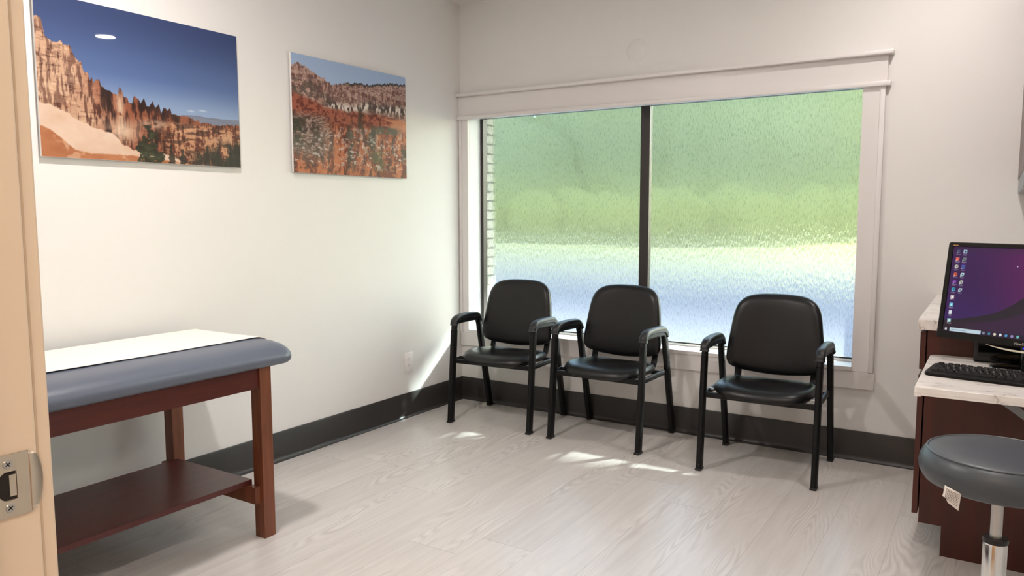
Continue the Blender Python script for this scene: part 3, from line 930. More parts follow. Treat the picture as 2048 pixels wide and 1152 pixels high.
# pad: rings of rounded rectangles
PHX, PHY = 0.363, LY + 0.117
prof = [(0.040, 0.7095), (0.016, 0.7115), (0.004, 0.721), (0.0, 0.737), (0.004, 0.752), (0.018, 0.768), (0.045, 0.783), (0.085, 0.794), (0.13, 0.800), (0.18, 0.8035), (0.24, 0.8055), (0.30, 0.806), (0.34, 0.806)]
bm = bmesh.new()
rings = []
for ins, z in prof:
    rings.append([(x, y, z) for x, y in rrect(PHX - ins, PHY - ins * 0.42, max(0.012, 0.07 - ins * 0.25), 8)])
ringloft(bm, rings)
obj('pad', bm, M['vinyl_blue'], et, smooth=True, angle=60)
# paper lying along the pad
def pad_z(x, y):
    d = min(PHX - abs(x), (PHY - abs(y)) / 0.42)
    for (a, za), (b, zb) in zip(prof[3:-1], prof[4:]):
        if d <= b:
            return za + (zb - za) * (d - a) / (b - a) if d > a else za
    return 0.806
pp = bmesh.new()
rows = []
NX = 40
ys = [-PHY + 0.03 + (2 * PHY - 0.060) * i / 90 for i in range(91)] + [PHY - q for q in (0.024, 0.018, 0.013, 0.009, 0.006, 0.004, 0.0025, 0.001)]
for i, y in enumerate(ys):
    row = []
    for k in range(NX + 1):
        jit = 0.0012 * math.sin(y * 9.0) + 0.0008 * math.sin(y * 23)
        x = -0.325 + (0.194 + 0.325 + jit) * k / NX
        end = max(0.0, (y - (PHY - 0.024)) / 0.024)
        z = pad_z(x, y) + 0.0042 + 0.0010 * math.sin(y * 7 + x * 9)
        row.append(pp.verts.new((x, y + 0.0045 * end, z)))
    rows.append(row)
for a, b_ in zip(rows[:-1], rows[1:]):
    for k in range(NX):
        pp.faces.new((a[k], a[k + 1], b_[k + 1], b_[k]))
po = obj('paper_sheet', pp, M['paper'], smooth=True, angle=80)
po.location = (cx, cy, 0)
md = po.modifiers.new('th', 'SOLIDIFY'); md.thickness = 0.0012; md.offset = 1
tag(po, 'white paper sheet lying along the slate blue exam table pad', 'table paper')

# ------------------------------------------------------------------ guest chairs
def make_chair(label, group):
    t = thing('guest_chair', label, 'chair', group=group)
    S = M['steel_black']
    for s in (-1, 1):
        x = s * 0.28
        # inverted-U side frame split into front leg / arm tube / rear leg as one bent tube per leg
        arch = catmull([(x, -0.200, 0.585), (x, -0.192, 0.618), (x, -0.165, 0.640), (x, -0.10, 0.642), (x, 0.0, 0.640), (x, 0.060, 0.636), (x, 0.088, 0.622), (x, 0.106, 0.585)], 6)
        obj('arm_tube', sweep(bmesh.new(), arch, 0.030, 0.046, (1, 0, 0), 16, 3.0), S, t, smooth=True)
        front = [(x, -0.25 + 0.050 * k / 6, 0.585 * k / 6) for k in range(7)]
        fl = obj('leg', sweep(bmesh.new(), front, 0.031, 0.054, (1, 0, 0), 16, 3.0, flat_ends=((0, 0, 1), (0.0, 0.085, 1))), S, t, smooth=True)
        rear = [(x, 0.25 - 0.144 * k / 6, 0.585 * k / 6) for k in range(7)]
        rl = obj('leg', sweep(bmesh.new(), rear, 0.031, 0.052, (1, 0, 0), 16, 3.0, flat_ends=((0, 0, 1), (0.0, -0.246, 1))), S, t, smooth=True)
        for par, yy in ((fl, -0.25), (rl, 0.25)):
            obj('foot_glide', box(x - 0.0160, x + 0.0160, yy - 0.0275, yy + 0.0275, 0, 0.012, 0.003), M['plastic_black'], par)
        # urethane arm pad over the arch
        ap = catmull([(x, -0.2045, 0.612), (x, -0.198, 0.638), (x, -0.165, 0.6565), (x, -0.09, 0.662), (x, 0.0, 0.660), (x, 0.062, 0.654), (x, 0.098, 0.632), (x, 0.110, 0.610)], 6)
        n = len(ap)
        sc = [1.12 if i < 2 or i > n - 3 else (1.0 + 0.06 * math.sin(PI * i / n)) for i in range(n)]
        obj('arm_pad', sweep(bmesh.new(), ap, 0.044, 0.036, (1, 0, 0), 18, 2.8, scales=sc), M['arm_black'], t, smooth=True)
        # side rail under the seat
        obj('side_rail', sweep(bmesh.new(), [(s * 0.272, -0.20, 0.392), (s * 0.272, 0.03, 0.392), (s * 0.272, 0.145, 0.392)], 0.018, 0.030, (1, 0, 0), 12, 4.0), S, t, smooth=True)
        # back upright: bends up behind the backrest
        up = catmull([(s * 0.195, -0.02, 0.398), (s * 0.195, 0.09, 0.400), (s * 0.196, 0.135, 0.418), (s * 0.198, 0.158, 0.46), (s * 0.20, 0.172, 0.55), (s * 0.20, 0.183, 0.66)], 6)
        obj('back_upright', sweep(bmesh.new(), up, 0.038, 0.012, (1, 0, 0), 12, 4.0), S, t, smooth=True)
    # cross bars
    obj('cross_bar', box(-0.274, 0.274, -0.222, -0.204, 0.376, 0.404, 0.003), S, t)
    obj('cross_bar', box(-0.264, 0.264, 0.085, 0.103, 0.380, 0.402, 0.003), S, t)
    for s in (-1, 1):
        obj('bolt', cyl(bmesh.new(), (s * 0.262, -0.165, 0.412), (s * 0.238, -0.165, 0.412), 0.0055), M['chrome'], t, smooth=True)
    # seat cushion
    half = [(0.0, -0.262), (0.09, -0.258), (0.17, -0.238), (0.222, -0.19), (0.245, -0.12), (0.245, 0.0), (0.232, 0.08), (0.205, 0.128), (0.15, 0.145), (0.0, 0.150)]
    out = half + [(-x, y) for x, y in half[-2:0:-1]]
    out = [(p.x, p.y) for p in catmull([(x, y, 0) for x, y in out], 5, True)]
    cyc = -0.03
    def seat_ring(k, z0, dip):
        r = []
        for x, y in out:
            X, Y = x * k, cyc + (y - cyc) * k
            zz = z0 + dip * 0.0
            # waterfall front and slight saddle
            zz += -0.020 * max(0, (-Y - 0.10) / 0.16) ** 2 - 0.014 * max(0.0, (Y + 0.06) / 0.2) + 0.10 * X * X * dip
            r.append((X, Y, zz))
        return r
    bm = bmesh.new()
    ringloft(bm, [seat_ring(0.80, 0.406, 0), seat_ring(0.95, 0.406, 0), seat_ring(0.99, 0.412, 0), seat_ring(1.0, 0.424, 0), seat_ring(0.992, 0.430, 0), seat_ring(0.965, 0.442, .1), seat_ring(0.90, 0.451, .3), seat_ring(0.78, 0.454, .5), seat_ring(0.6, 0.451, .7), seat_ring(0.4, 0.448, .8), seat_ring(0.2, 0.446, .9), seat_ring(0.05, 0.445, 1)])
    obj('seat', bm, M['vinyl_black'], t, smooth=True, angle=70)
    obj('seat_board', ringloft(bmesh.new(), [seat_ring(0.86, 0.398, 0), seat_ring(0.93, 0.3985, 0), seat_ring(0.93, 0.4055, 0), seat_ring(0.86, 0.4058, 0)]), M['plastic_black'], t)
    # backrest
    half = [(0.0, 0.888), (0.10, 0.884), (0.165, 0.868), (0.206, 0.832), (0.226, 0.775), (0.238, 0.69), (0.249, 0.60), (0.252, 0.545), (0.243, 0.508), (0.218, 0.488), (0.15, 0.470), (0.0, 0.458)]
    out2 = half + [(-x, z) for x, z in half[-2:0:-1]]
    out2 = [(p.x, p.y) for p in catmull([(x, z, 0) for x, z in out2], 5, True)]
    zc = 0.66
    def back_ring(k, off):
        r = []
        for x, z in out2:
            X, Z = x * k, zc + (z - zc) * k
            y = 0.128 + 0.14 * (Z - 0.46) - 0.55 * X * X + 0.10 * (Z - 0.60) ** 2   # leans back, wraps forward at the sides
            r.append((X, y + off, Z))
        return r
    bm = bmesh.new()
    ringloft(bm, [back_ring(k, o_) for k, o_ in ((0.04, -0.026), (0.3, -0.0265), (0.6, -0.027), (0.82, -0.026), (0.92, -0.021), (0.975, -0.011), (0.997, 0.0), (1.0, 0.010), (0.985, 0.018), (0.95, 0.0215))], True, True)
    obj('backrest', bm, M['vinyl_black'], t, smooth=True, angle=70)
    bm = bmesh.new()
    ringloft(bm, [back_ring(k, o_) for k, o_ in ((0.955, 0.0218), (0.975, 0.027), (0.95, 0.034), (0.85, 0.038), (0.5, 0.040), (0.05, 0.040))], True, True)
    obj('back_shell', bm, M['plastic_black'], t, smooth=True, angle=70)
    return t
CG = 'black guest chairs under the window'
ch = make_chair('black vinyl guest chair in the left corner, beside the wall outlet', CG)
ch.location = (0.578, -0.290, 0); ch.rotation_euler = (0, 0, math.radians(4.0))
dup(ch, (1.308, -0.278, 0), math.radians(-1.0), 'black vinyl guest chair in front of the dark window mullion, middle of three', CG)
dup(ch, (2.226, -0.345, 0), math.radians(1.5), 'black vinyl guest chair standing alone at the right end of the window', CG)

# ------------------------------------------------------------------ outlet and blank cover
ot = thing('wall_outlet', 'white duplex power outlet low on the left wall', 'outlet', (0.0, -0.591, 0.356))
obj('cover_plate', box(0.0, 0.006, -0.041, 0.041, -0.067, 0.067, 0.003), M['plastic_white'], ot, smooth=True)
for dz in (-0.0195, 0.0195):
    bm = bmesh.new()
    ringloft(bm, [[(0.0060, y, dz + z) for y, z in rrect(0.017, 0.0145, 0.011, 6)], [(0.0078, y, dz + z) for y, z in rrect(0.0165, 0.014, 0.011, 6)]])
    rc = obj('receptacle', bm, M['plastic_white'], ot, smooth=True)
    bm = bmesh.new()
    bx(bm, 0.0078, 0.0081, -0.0078, -0.0055, dz + 0.001, dz + 0.010)
    bx(bm, 0.0078, 0.0081, 0.0050, 0.0070, dz + 0.002, dz + 0.009)
    cyl(bm, (0.0078, 0, dz - 0.007), (0.0081, 0, dz - 0.007), 0.0028, n=12)
    obj('slot', bm, M['plastic_grey'], rc)
obj('screw', cyl(bmesh.new(), (0.006, 0, 0), (0.0072, 0, 0), 0.003, n=16), M['plastic_white'], ot)

dc = thing('blank_cover', 'round white blank cover plate on the wall above the window header', 'cover plate', (1.312, 0.0, 2.291))
bm = bmesh.new()
lathe(bm, [(0.066, 0.0), (0.0655, 0.0022), (0.062, 0.0045), (0.0, 0.0055)], 48)
bmesh.ops.rotate(bm, cent=(0, 0, 0), matrix=Matrix.Rotation(PI / 2, 3, 'X'), verts=bm.verts)
obj('disc', bm, M['wall'], dc, smooth=True)
for dz in (-0.033, 0.033):
    obj('screw', cyl(bmesh.new(), (0, -0.004, dz), (0, -0.0062, dz), 0.0032, n=14), M['plastic_white'], dc)

# ------------------------------------------------------------------ cabinets, counter, desk
CY = -1.085
bc = thing('base_cabinet', 'dark wood base cabinet with drawers under the upper marble counter', 'cabinet', (2.99, CY / 2, 0))
def L_(x): return x - 2.99
hy = -CY / 2
bm = bmesh.new()
ringloft(bm, [[(L_(x), y, z) for x, z in ((3.07, 0.0), (XR - 0.002, 0.0), (XR - 0.002, 0.8785), (2.991, 0.8785), (2.991, 0.118), (3.07, 0.118))] for y in (-hy, -hy + 0.018)])
obj('end_panel', bm, M['walnut'], bc)
bm = bmesh.new()
bx(bm, L_(2.992), L_(XR - 0.003), -hy + 0.0185, hy - 0.03, 0.118, 0.8785)
bx(bm, L_(3.072), L_(XR - 0.003), -hy + 0.0185, hy - 0.03, 0.0, 0.1178)
obj('body', bm, M['cab_gap'], bc)
for k in range(2):
    a = -hy + 0.003 + k * (hy - 0.014); b_ = a + hy - 0.018
    obj('drawer', box(L_(2.967), L_(2.987), a, b_, 0.722, 0.868, 0.002), M['walnut_front'], bc)
    obj('door', box(L_(2.966), L_(2.986), a, b_, 0.150, 0.700, 0.002), M['walnut_front'], bc)
    obj('hinge', box(L_(2.9855), L_(2.9915), a + 0.02, a + 0.04, 0.36, 0.40), M['steel'], bc)

ct = obj('countertop', box(2.958, XR - 0.001, -1.112, -0.002, 0.879, 0.919, 0.003), M['marble'])
tag(ct, 'white marble-look countertop on the dark base cabinet, higher than the desk', 'countertop')

DZ_ = 0.785
dk = thing('wall_desk', 'lower white marble-look wall-hung desk carrying the keyboard, on a grey bracket', 'desk', (3.30, -1.41, 0))  # the lower desk itself, hung between cabinet end and right wall
bm = bmesh.new()
dx0, dx1, dy0, dy1 = 3.004 - 3.30, XR - 0.002 - 3.30, -1.735 + 1.41, CY - 0.0008 + 1.41
# top slab with a slightly rounded back-left corner
pts = [(dx1, dy1), (dx0 + 0.03, dy1)]
for k in range(1, 7):
    a = math.radians(90 + 90 * k / 6)
    pts.append((dx0 + 0.03 + 0.03 * math.cos(a), dy1 - 0.03 + 0.03 * math.sin(a)))
pts += [(dx0, dy0 + 0.006), (dx0 + 0.006, dy0), (dx1, dy0)]
ringloft(bm, [[(x, y, z) for x, y in pts] for z in (DZ_ - 0.018, DZ_ - 0.0015)] )
pin = [(x + (0.0015 if x < 0 else 0), y + (0.0015 if y < 0 else 0)) for x, y in pts]
ringloft(bm, [[(x, y, z) for (x, y), z in zip(pts, [DZ_ - 0.0015] * 99)], [(x, y, DZ_) for x, y in pin]])
obj('top', bm, M['marble'], dk)
bm = bmesh.new()
bx(bm, dx0, dx0 + 0.018, dy0 + 0.001, dy1 - 0.03, DZ_ - 0.030, DZ_ - 0.0182)
bx(bm, dx0 + 0.0182, dx1, dy0 + 0.0005, dy0 + 0.018, DZ_ - 0.026, DZ_ - 0.0182)
obj('edge_band', bm, M['marble'], dk)
# folding bracket: flange under the top, leg on the wall, diagonal stay
bry = 0.0
br = bmesh.new()
bx(br, -0.15, dx1 - 0.002, bry - 0.014, bry + 0.014, DZ_ - 0.024, DZ_ - 0.0185)
bx(br, dx1 - 0.008, dx1 - 0.001, bry - 0.014, bry + 0.014, 0.40, DZ_ - 0.024)
obj('bracket', br, M['bracket'], dk)
stay = [(-0.125, bry, DZ_ - 0.035), (dx1 - 0.012, bry, 0.462)]
obj('bracket_stay', sweep(bmesh.new(), [stay[0], (0.08, bry, (DZ_ - 0.035) + (0.462 - DZ_ + 0.035) * (0.205 / (dx1 - 0.012 + 0.125))), stay[1]], 0.006, 0.026, (0, 1, 0), 8, 8.0), M['bracket'], dk)

# upper cabinet on the right wall
uc = thing('wall_cabinet', 'dark wood wall cabinet on the right wall, just entering the picture edge', 'cabinet', (3.43, CY / 2, 1.41))
obj('body', box(3.285 - 3.43, XR - 0.001 - 3.43, -hy, hy - 0.003, 0.068, 0.90), M['walnut'], uc)
for k in range(2):
    a = -hy + 0.002 + k * hy
    obj('door', box(3.2635 - 3.43, 3.2835 - 3.43, a, a + hy - 0.005, 0.068, 0.90, 0.002), M['walnut_front'], uc)
obj('light_rail', box(3.266 - 3.43, 3.284 - 3.43, -hy, hy - 0.004, 0.0, 0.0675, 0.002), M['bracket'], uc)

# ------------------------------------------------------------------ monitor
def paint_screen(h=216, w=384):
    U, V = np.meshgrid(np.linspace(0, 1, w), np.linspace(0, 1, h))
    B = lambda c: np.broadcast_to(rgb(c), (h, w, 3))
    im = mixc(B((58, 26, 80)), B((98, 26, 88)), sst(0.15, 0.75, U + 0.15 * V))
    im = mixc(im, B((58, 36, 104)), 0.45 * sst(0.6, 0.15, V) * sst(0.5, 0.2, U))
    im = mixc(im, B((58, 34, 66)), 0.5 * sst(0.9, 1.0, V))
    # dark swoosh sweeping up to the right
    y1 = np.interp(U[0], [0, .05, .12, .2, .3, .36, .42, .46, .50, .6, .75, 1.0], [0.13, 0.142, 0.165, 0.20, 0.255, 0.31, 0.385, 0.445, 0.52, 0.70, 0.9, 1.1])[None]
    y0 = np.interp(U[0], [0, .12, .3, .42, .50, .6, .75, 1.0], [0.115, 0.13, 0.17, 0.24, 0.33, 0.46, 0.62, 0.8])[None]
    low = mixc(B((46, 32, 44)), B((58, 34, 62)), sst(0.0, 0.3, U))
    im = mixc(im, low, sst(0.006, -0.006, V - y1))
    k = sst(-0.03, 0.02, V - y0) * sst(0.006, -0.006, V - y1)
    im = mixc(im, B((40, 34, 40)), 0.85 * k)
    # taskbar
    k = (V < 0.055) * 1.0
    im = mixc(im, B((38, 26, 44)), 0.7 * k)
    def rect(u0, u1, v0, v1, c, a=1.0):
        nonlocal im
        k = ((U >= u0) & (U <= u1) & (V >= v0) & (V <= v1)) * a
        im = mixc(im, B(c), k)
    def disc(u, v, r, c, a=1.0):
        nonlocal im
        k = (((U - u) / r) ** 2 + ((V - v) / (r * 1.78)) ** 2 < 1) * a
        im = mixc(im, B(c), k)
    rect(0.045, 0.245, 0.008, 0.048, (196, 216, 226))
    rect(0.055, 0.15, 0.022, 0.032, (150, 172, 190))
    rect(0.014, 0.028, 0.014, 0.040, (225, 225, 225))
    for i, c in enumerate(((130, 140, 160), (70, 130, 160), (230, 220, 200), (230, 235, 240), (80, 150, 200), (150, 140, 190), (110, 190, 190))):
        disc(0.262 + 0.034 * i, 0.028, 0.0085, c)
    # desktop icons, two columns
    rows = [0.945, 0.855, 0.765, 0.675, 0.585, 0.495, 0.405, 0.315, 0.225, 0.13]
    c1 = [(64, 66, 96), (206, 92, 84), (196, 190, 180), (214, 96, 70), (116, 60, 150), (60, 160, 190), (216, 196, 200), (120, 190, 220), (230, 232, 238), (150, 190, 190)]
    c2 = [(176, 200, 220), (120, 130, 130), (80, 84, 180), (190, 220, 230), (196, 200, 190), (190, 204, 220)]
    for i, v in enumerate(rows):
        c = c1[i]
        if i in (2, 3, 5):
            disc(0.034, v, 0.0125, c); disc(0.037, v + 0.004, 0.005, tuple(x * .5 for x in c))
        elif i == 8:
            rect(0.026, 0.042, v - 0.022, v + 0.022, c)
        else:
            rect(0.0225, 0.046, v - 0.021, v + 0.021, c); rect(0.029, 0.039, v - 0.010, v + 0.010, tuple(min(255, x * 1.25 + 20) for x in c))
        rect(0.0245, 0.031, v - 0.024, v - 0.012, (225, 225, 230))
        rect(0.02, 0.05, v - 0.037, v - 0.031, (170, 160, 180), 0.7)
        if i % 3: rect(0.026, 0.044, v - 0.048, v - 0.043, (160, 150, 172), 0.6)
    for i, v in enumerate(rows[:6]):
        c = c2[i]
        if i in (0, 2):
            rect(0.0665, 0.090, v - 0.022, v + 0.022, c); disc(0.078, v, 0.007, (70, 90, 120))
        else:
            k = ((np.abs(((U - 0.078) - 0.15 * (V - v)) / 0.0115) ** 3 + np.abs((V - v) / 0.021) ** 3) < 1) * 1.0
            im = mixc(im, B(c), k); disc(0.079, v, 0.005, tuple(x * .5 for x in c))
        rect(0.0665, 0.073, v - 0.024, v - 0.013, (215, 220, 225))
        rect(0.064, 0.093, v - 0.037, v - 0.031, (170, 160, 180), 0.7)
        rect(0.068, 0.088, v - 0.048, v - 0.043, (160, 150, 172), 0.6)
    # pointer
    disc(0.41, 0.80, 0.0035, (235, 235, 240))
    return im

MA = math.atan2(-0.40, 0.916)
mon = thing('monitor', 'black widescreen monitor showing a purple desktop, on the lower desk', 'monitor', (0, 0, 0), MA)
a_ = Vector((math.cos(MA), math.sin(MA), 0)); b2 = Vector((-math.sin(MA), math.cos(MA), 0))   # along the screen; away from the viewer
BL = Vector((3.029, -1.265, 0.880))
WM, HM = 0.556, 0.3425
ctr = BL + a_ * (WM / 2)
mon.location = (ctr.x, ctr.y, DZ_)
zb = BL.z - DZ_
TILT = math.radians(9.6)
ux = Vector((1, 0, 0)); uz = Vector((0, math.sin(TILT), math.cos(TILT))); un_ = Vector((0, -math.cos(TILT), math.sin(TILT)))
def P(u, v, d=0.0):      # u from centre, v up from lower edge, d out of the screen (local)
    return ux * u + Vector((0, 0, zb)) + uz * v + un_ * d
def pbox(bm, u0, u1, v0, v1, d0, d1, bevel=0.0):
    r = bmesh.ops.create_cube(bm, size=1.0)
    if bevel:
        pass
    for v in r['verts']:
        u = u0 if v.co.x < 0 else u1; w = v0 if v.co.y < 0 else v1; d = d0 if v.co.z < 0 else d1
        v.co = P(u, w, d)
    return bm
# bezel as a rounded frame around the screen
bw = 0.0165
bm = bmesh.new()
def rr2(hx, hz, r, d, n=5):
    return [P(x, HM / 2 + z, d) for x, z in rrect(hx, hz, r, n)]
shift = 0.003
outer_b = rr2(WM / 2, HM / 2, 0.008, -0.020); outer_f = rr2(WM / 2, HM / 2, 0.008, -0.002); outer_ff = rr2(WM / 2 - 0.002, HM / 2 - 0.002, 0.007, 0.0)
inner_f = [P(x, HM / 2 + 0.004 + z, 0.0) for x, z in rrect(WM / 2 - bw, HM / 2 - bw - 0.003, 0.002, 5)]
inner_b = [P(x, HM / 2 + 0.004 + z, -0.004) for x, z in rrect(WM / 2 - bw - 0.0005, HM / 2 - bw - 0.0035, 0.002, 5)]
ringloft(bm, [outer_b, outer_f, outer_ff, inner_f, inner_b], True, True)
obj('bezel', bm, M['bezel'], mon, smooth=True, angle=35)
bm = bmesh.new()
ringloft(bm, [rr2(WM / 2 - 0.004, HM / 2 - 0.004, 0.008, -0.0202), rr2(WM / 2 - 0.02, HM / 2 - 0.02, 0.02, -0.036), rr2(WM / 2 - 0.10, HM / 2 - 0.06, 0.04, -0.050)])
obj('rear_housing', bm, M['plastic_black'], mon, smooth=True, angle=35)
M['screen'] = attr_mat('lit_screen', 0.25, emission=0.78, spec=0.15)
su, sv0, sv1 = WM / 2 - bw - 0.001, bw + 0.0075, HM - bw + 0.0005
o0 = P(-su, sv0, -0.0035); o1 = P(su, sv0, -0.0035); o2 = P(-su, sv1, -0.0035)
print_grid('screen', paint_screen(), o0, o1 - o0, o2 - o0, M['screen'], mon)
# maker's word on the lower bezel
def text_mesh(name, body, size, mat, parent, org, xdir, ydir, extrude=0.0004, center=True):
    cu = bpy.data.curves.new(name, 'FONT'); cu.body = body; cu.size = size; cu.extrude = extrude
    if center: cu.align_x = 'CENTER'
    to = bpy.data.objects.new(name + '_tmp', cu); COL.objects.link(to)
    dg = bpy.context.evaluated_depsgraph_get()
    me = bpy.data.meshes.new_from_object(to.evaluated_get(dg))
    bpy.data.objects.remove(to, do_unlink=True)
    me.name = name
    xd = Vector(xdir).normalized(); yd = Vector(ydir).normalized(); zd = xd.cross(yd)
    for v in me.vertices:
        c = v.co.copy()
        v.co = Vector(org) + xd * c.x + yd * c.y + zd * c.z
    me.materials.clear(); me.materials.append(mat)
    o = bpy.data.objects.new(name, me); COL.objects.link(o); o.parent = parent
    return o
M['logo'] = simple('logo_silver', (190, 184, 170), 0.4)
M['logo_gold'] = simple('logo_gold', (196, 150, 84), 0.5)
text_mesh('logo', 'ViewSonic', 0.0125, M['logo'], mon, P(0, 0.0065, 0.0001), ux, uz)
bm = bmesh.new()
for k in range(3):
    pbox(bm, -WM / 2 + 0.017 + k * 0.006, -WM / 2 + 0.0215 + k * 0.006, HM - 0.0125, HM - 0.0095, 0.0001, 0.0006)
obj('badge', bm, M['logo_gold'], mon)
# cream lip curving under the lower bezel, blue power light
lipc = [P(0.115 * s, -0.0035 - 0.012 * (1 - s * s) , -0.004 + 0.006 * (1 - s * s)) for s in [i / 12 - 1 for i in range(25)]]
obj('lower_lip', sweep(bmesh.new(), lipc, 0.010, 0.007, (0, 1, 0), 12, 2.5, scales=[max(0.12, 1 - abs(i / 12 - 1) ** 2.2) for i in range(25)]), M['cream'], mon, smooth=True)
M['led'] = emis('blue_led', (40, 40, 255), 1.2)
bm = bmesh.new(); pbox(bm, 0.004, 0.022, -0.0055, -0.0005, -0.004, 0.001); obj('power_light', bm, M['led'], mon)
# stand
neck = catmull([(0, 0.105, 0.010), (0, 0.10, 0.05), (0, 0.085, 0.12), (0, 0.072, 0.22)], 6)
obj('neck', sweep(bmesh.new(), neck, 0.085, 0.028, (1, 0, 0), 18, 2.6), M['gloss_black'], mon, smooth=True)
bm = bmesh.new(); lathe(bm, [(0.128, 0.0), (0.130, 0.003), (0.126, 0.008), (0.112, 0.012), (0.0, 0.017)], 56, (0, 0, 0))
for v in bm.verts: v.co = Vector((v.co.x * 0.96, v.co.y * 0.74 + 0.095, v.co.z))
sb = obj('stand_base', bm, M['gloss_black'], mon, smooth=True)
rim = [(0.1335 * 0.96 * math.cos(2 * PI * k / 64), 0.1335 * 0.74 * math.sin(2 * PI * k / 64) + 0.095, 0.006) for k in range(65)]
bm = bmesh.new()
R_ = []
for p in rim[:-1]:
    ang = math.atan2((p[1] - 0.095), p[0])
    R_.append([(p[0] + 0.0028 * math.cos(t) * math.cos(ang), p[1] + 0.0028 * math.cos(t) * math.sin(ang), 0.0060 + 0.0028 * math.sin(t)) for t in [2 * PI * q / 8 for q in range(8)]])
VV = [[bm.verts.new(p) for p in r] for r in R_]
for i in range(64):
    for q in range(8):
        bm.faces.new((VV[i][q], VV[(i + 1) % 64][q], VV[(i + 1) % 64][(q + 1) % 8], VV[i][(q + 1) % 8]))
obj('rim', bm, M['steel'], sb, smooth=True)

# ------------------------------------------------------------------ small black computer box behind the monitor
pc = thing('computer_box', 'small black computer box on the desk behind the monitor, against the cabinet', 'computer', (3.305, -1.130, DZ_))
obj('case', box(-0.160, 0.160, -0.035, 0.035, 0.0, 0.098, 0.004), M['plastic_black'], pc, smooth=True)
obj('front_panel', box(-0.146, 0.155, -0.0385, -0.0352, 0.004, 0.094, 0.0012), M['gloss_black'], pc)

# ------------------------------------------------------------------ keyboard
KA = math.radians(-9.0)
kb = thing('keyboard', 'black full-size keyboard on the marble desk in front of the monitor', 'keyboard', (3.036, -1.372, DZ_), KA)
KW, KD = 0.445, 0.158
bm = bmesh.new()
def kz(y): return 0.011 + 0.009 * (1 + y / KD)      # y from 0 (back) to -KD (front): back edge higher
corner = 0.022
plan = [(KW, 0), (0.014, 0), (0.0, -0.014), (0.0, -KD + corner), (0.006, -KD + 0.008), (corner, -KD), (KW, -KD)]
ringloft(bm, [[(x, y, 0.0) for x, y in plan], [(x, y, kz(y) - 0.003) for x, y in plan], [(x + (0.003 if x < 0.1 else 0), y * 0.98 - 0.0015, kz(y)) for x, y in plan]])
body = obj('keyboard_body', bm, M['key_frame'], kb)
# keys, row by row (row 0 = function row at the back)
unit = 0.0190
rows_k = [
    [1, 0.5, 1, 1, 1, 1, 0.5, 1, 1, 1, 1, 0.5, 1, 1, 1, 1],
    [1] * 13 + [2], [1.5] + [1] * 12 + [1.5], [1.75] + [1] * 11 + [2.25], [2.25] + [1] * 10 + [2.75], [1.25, 1.25, 1.25, 6.25, 1.25, 1.25, 1.25, 1.25]]
gap_row0 = {1, 6, 11}
ry = [-0.016, -0.042, -0.0612, -0.0804, -0.0996, -0.1188]
def keycap(x0, x1, yc):
    bm = bmesh.new()
    h = 0.0082
    z = kz(yc)
    b0 = [(x0 + 0.0008, yc - h), (x1 - 0.0008, yc - h), (x1 - 0.0008, yc + h), (x0 + 0.0008, yc + h)]
    t0 = [(x0 + 0.0028, yc - h + 0.0024), (x1 - 0.0028, yc - h + 0.0024), (x1 - 0.0028, yc + h - 0.0012), (x0 + 0.0028, yc + h - 0.0012)]
    ringloft(bm, [[(x, y, z + 0.0003) for x, y in b0], [(x, y, z + 0.0052) for x, y in t0], [(x * 0.92 + 0.08 * (x0 + x1) / 2, y * 0.9 + 0.1 * yc, z + 0.0056) for x, y in t0]])
    return bm
def legend(x0, x1, yc):
    return None
nkeys = 0
for r, (row, yc) in enumerate(zip(rows_k, ry)):
    x = 0.014
    for i, wk in enumerate(row):
        if not (r == 0 and i in gap_row0):
            obj('key', keycap(x, x + wk * unit, yc), M['key'], kb); nkeys += 1
        x += wk * unit
# navigation block and number pad
bm = bmesh.new()
for (xs, n_) in ((0.014 + 15.25 * unit, 3), (0.014 + 18.5 * unit, 4)):
    for yc in ry[1:]:
        for i in range(n_):
            t = keycap(xs + i * unit, xs + (i + 1) * unit, yc)
            me_ = bpy.data.meshes.new('t'); t.to_mesh(me_); t.free(); bm.from_mesh(me_); bpy.data.meshes.remove(me_)
o = obj('side_keys', bm, M['key'], kb); o['kind'] = 'stuff'
bm = bmesh.new()
rk = random.Random(4)
for r, yc in enumerate(ry[1:5]):
    for i in range(11):
        x = 0.014 + (i + 1.7) * unit + r * 0.004
        bx(bm, x, x + 0.003, yc + 0.0015, yc + 0.0045, kz(yc) + 0.0057, kz(yc) + 0.0060)
obj('legends', bm, M['legend'], kb)

# ------------------------------------------------------------------ stool
ST = Vector((3.234, -2.128, 0))
st = thing('stool', 'round grey vinyl stool on a chrome post, in front of the desk', 'stool', ST)
SR = 0.183
sz = 0.645
bm = bmesh.new()
lathe(bm, [(0.0, -0.016), (SR - 0.035, -0.014), (SR - 0.014, -0.004), (SR - 0.003, 0.014), (SR, 0.032), (SR - 0.003, 0.050), (SR - 0.012, 0.066), (SR - 0.020, 0.0725), (SR - 0.030, 0.0755), (SR - 0.07, 0.079), (0.08, 0.081), (0.0, 0.0815)], 72, (0, 0, sz))
cs = obj('seat_cushion', bm, M['vinyl_grey'], st, smooth=True, angle=60)
bm = bmesh.new()
rr_ = SR - 0.0195
RR = []
for k in range(72):
    a = 2 * PI * k / 72
    RR.append([(math.cos(a) * (rr_ + 0.0028 * math.cos(t)), math.sin(a) * (rr_ + 0.0028 * math.cos(t)), sz + 0.0730 + 0.0028 * math.sin(t)) for t in [2 * PI * q / 8 for q in range(8)]])
VV = [[bm.verts.new(p) for p in r] for r in RR]
for i in range(72):
    for q in range(8):
        bm.faces.new((VV[i][q], VV[(i + 1) % 72][q], VV[(i + 1) % 72][(q + 1) % 8], VV[i][(q + 1) % 8]))
obj('piping', bm, M['piping'], cs, smooth=True)
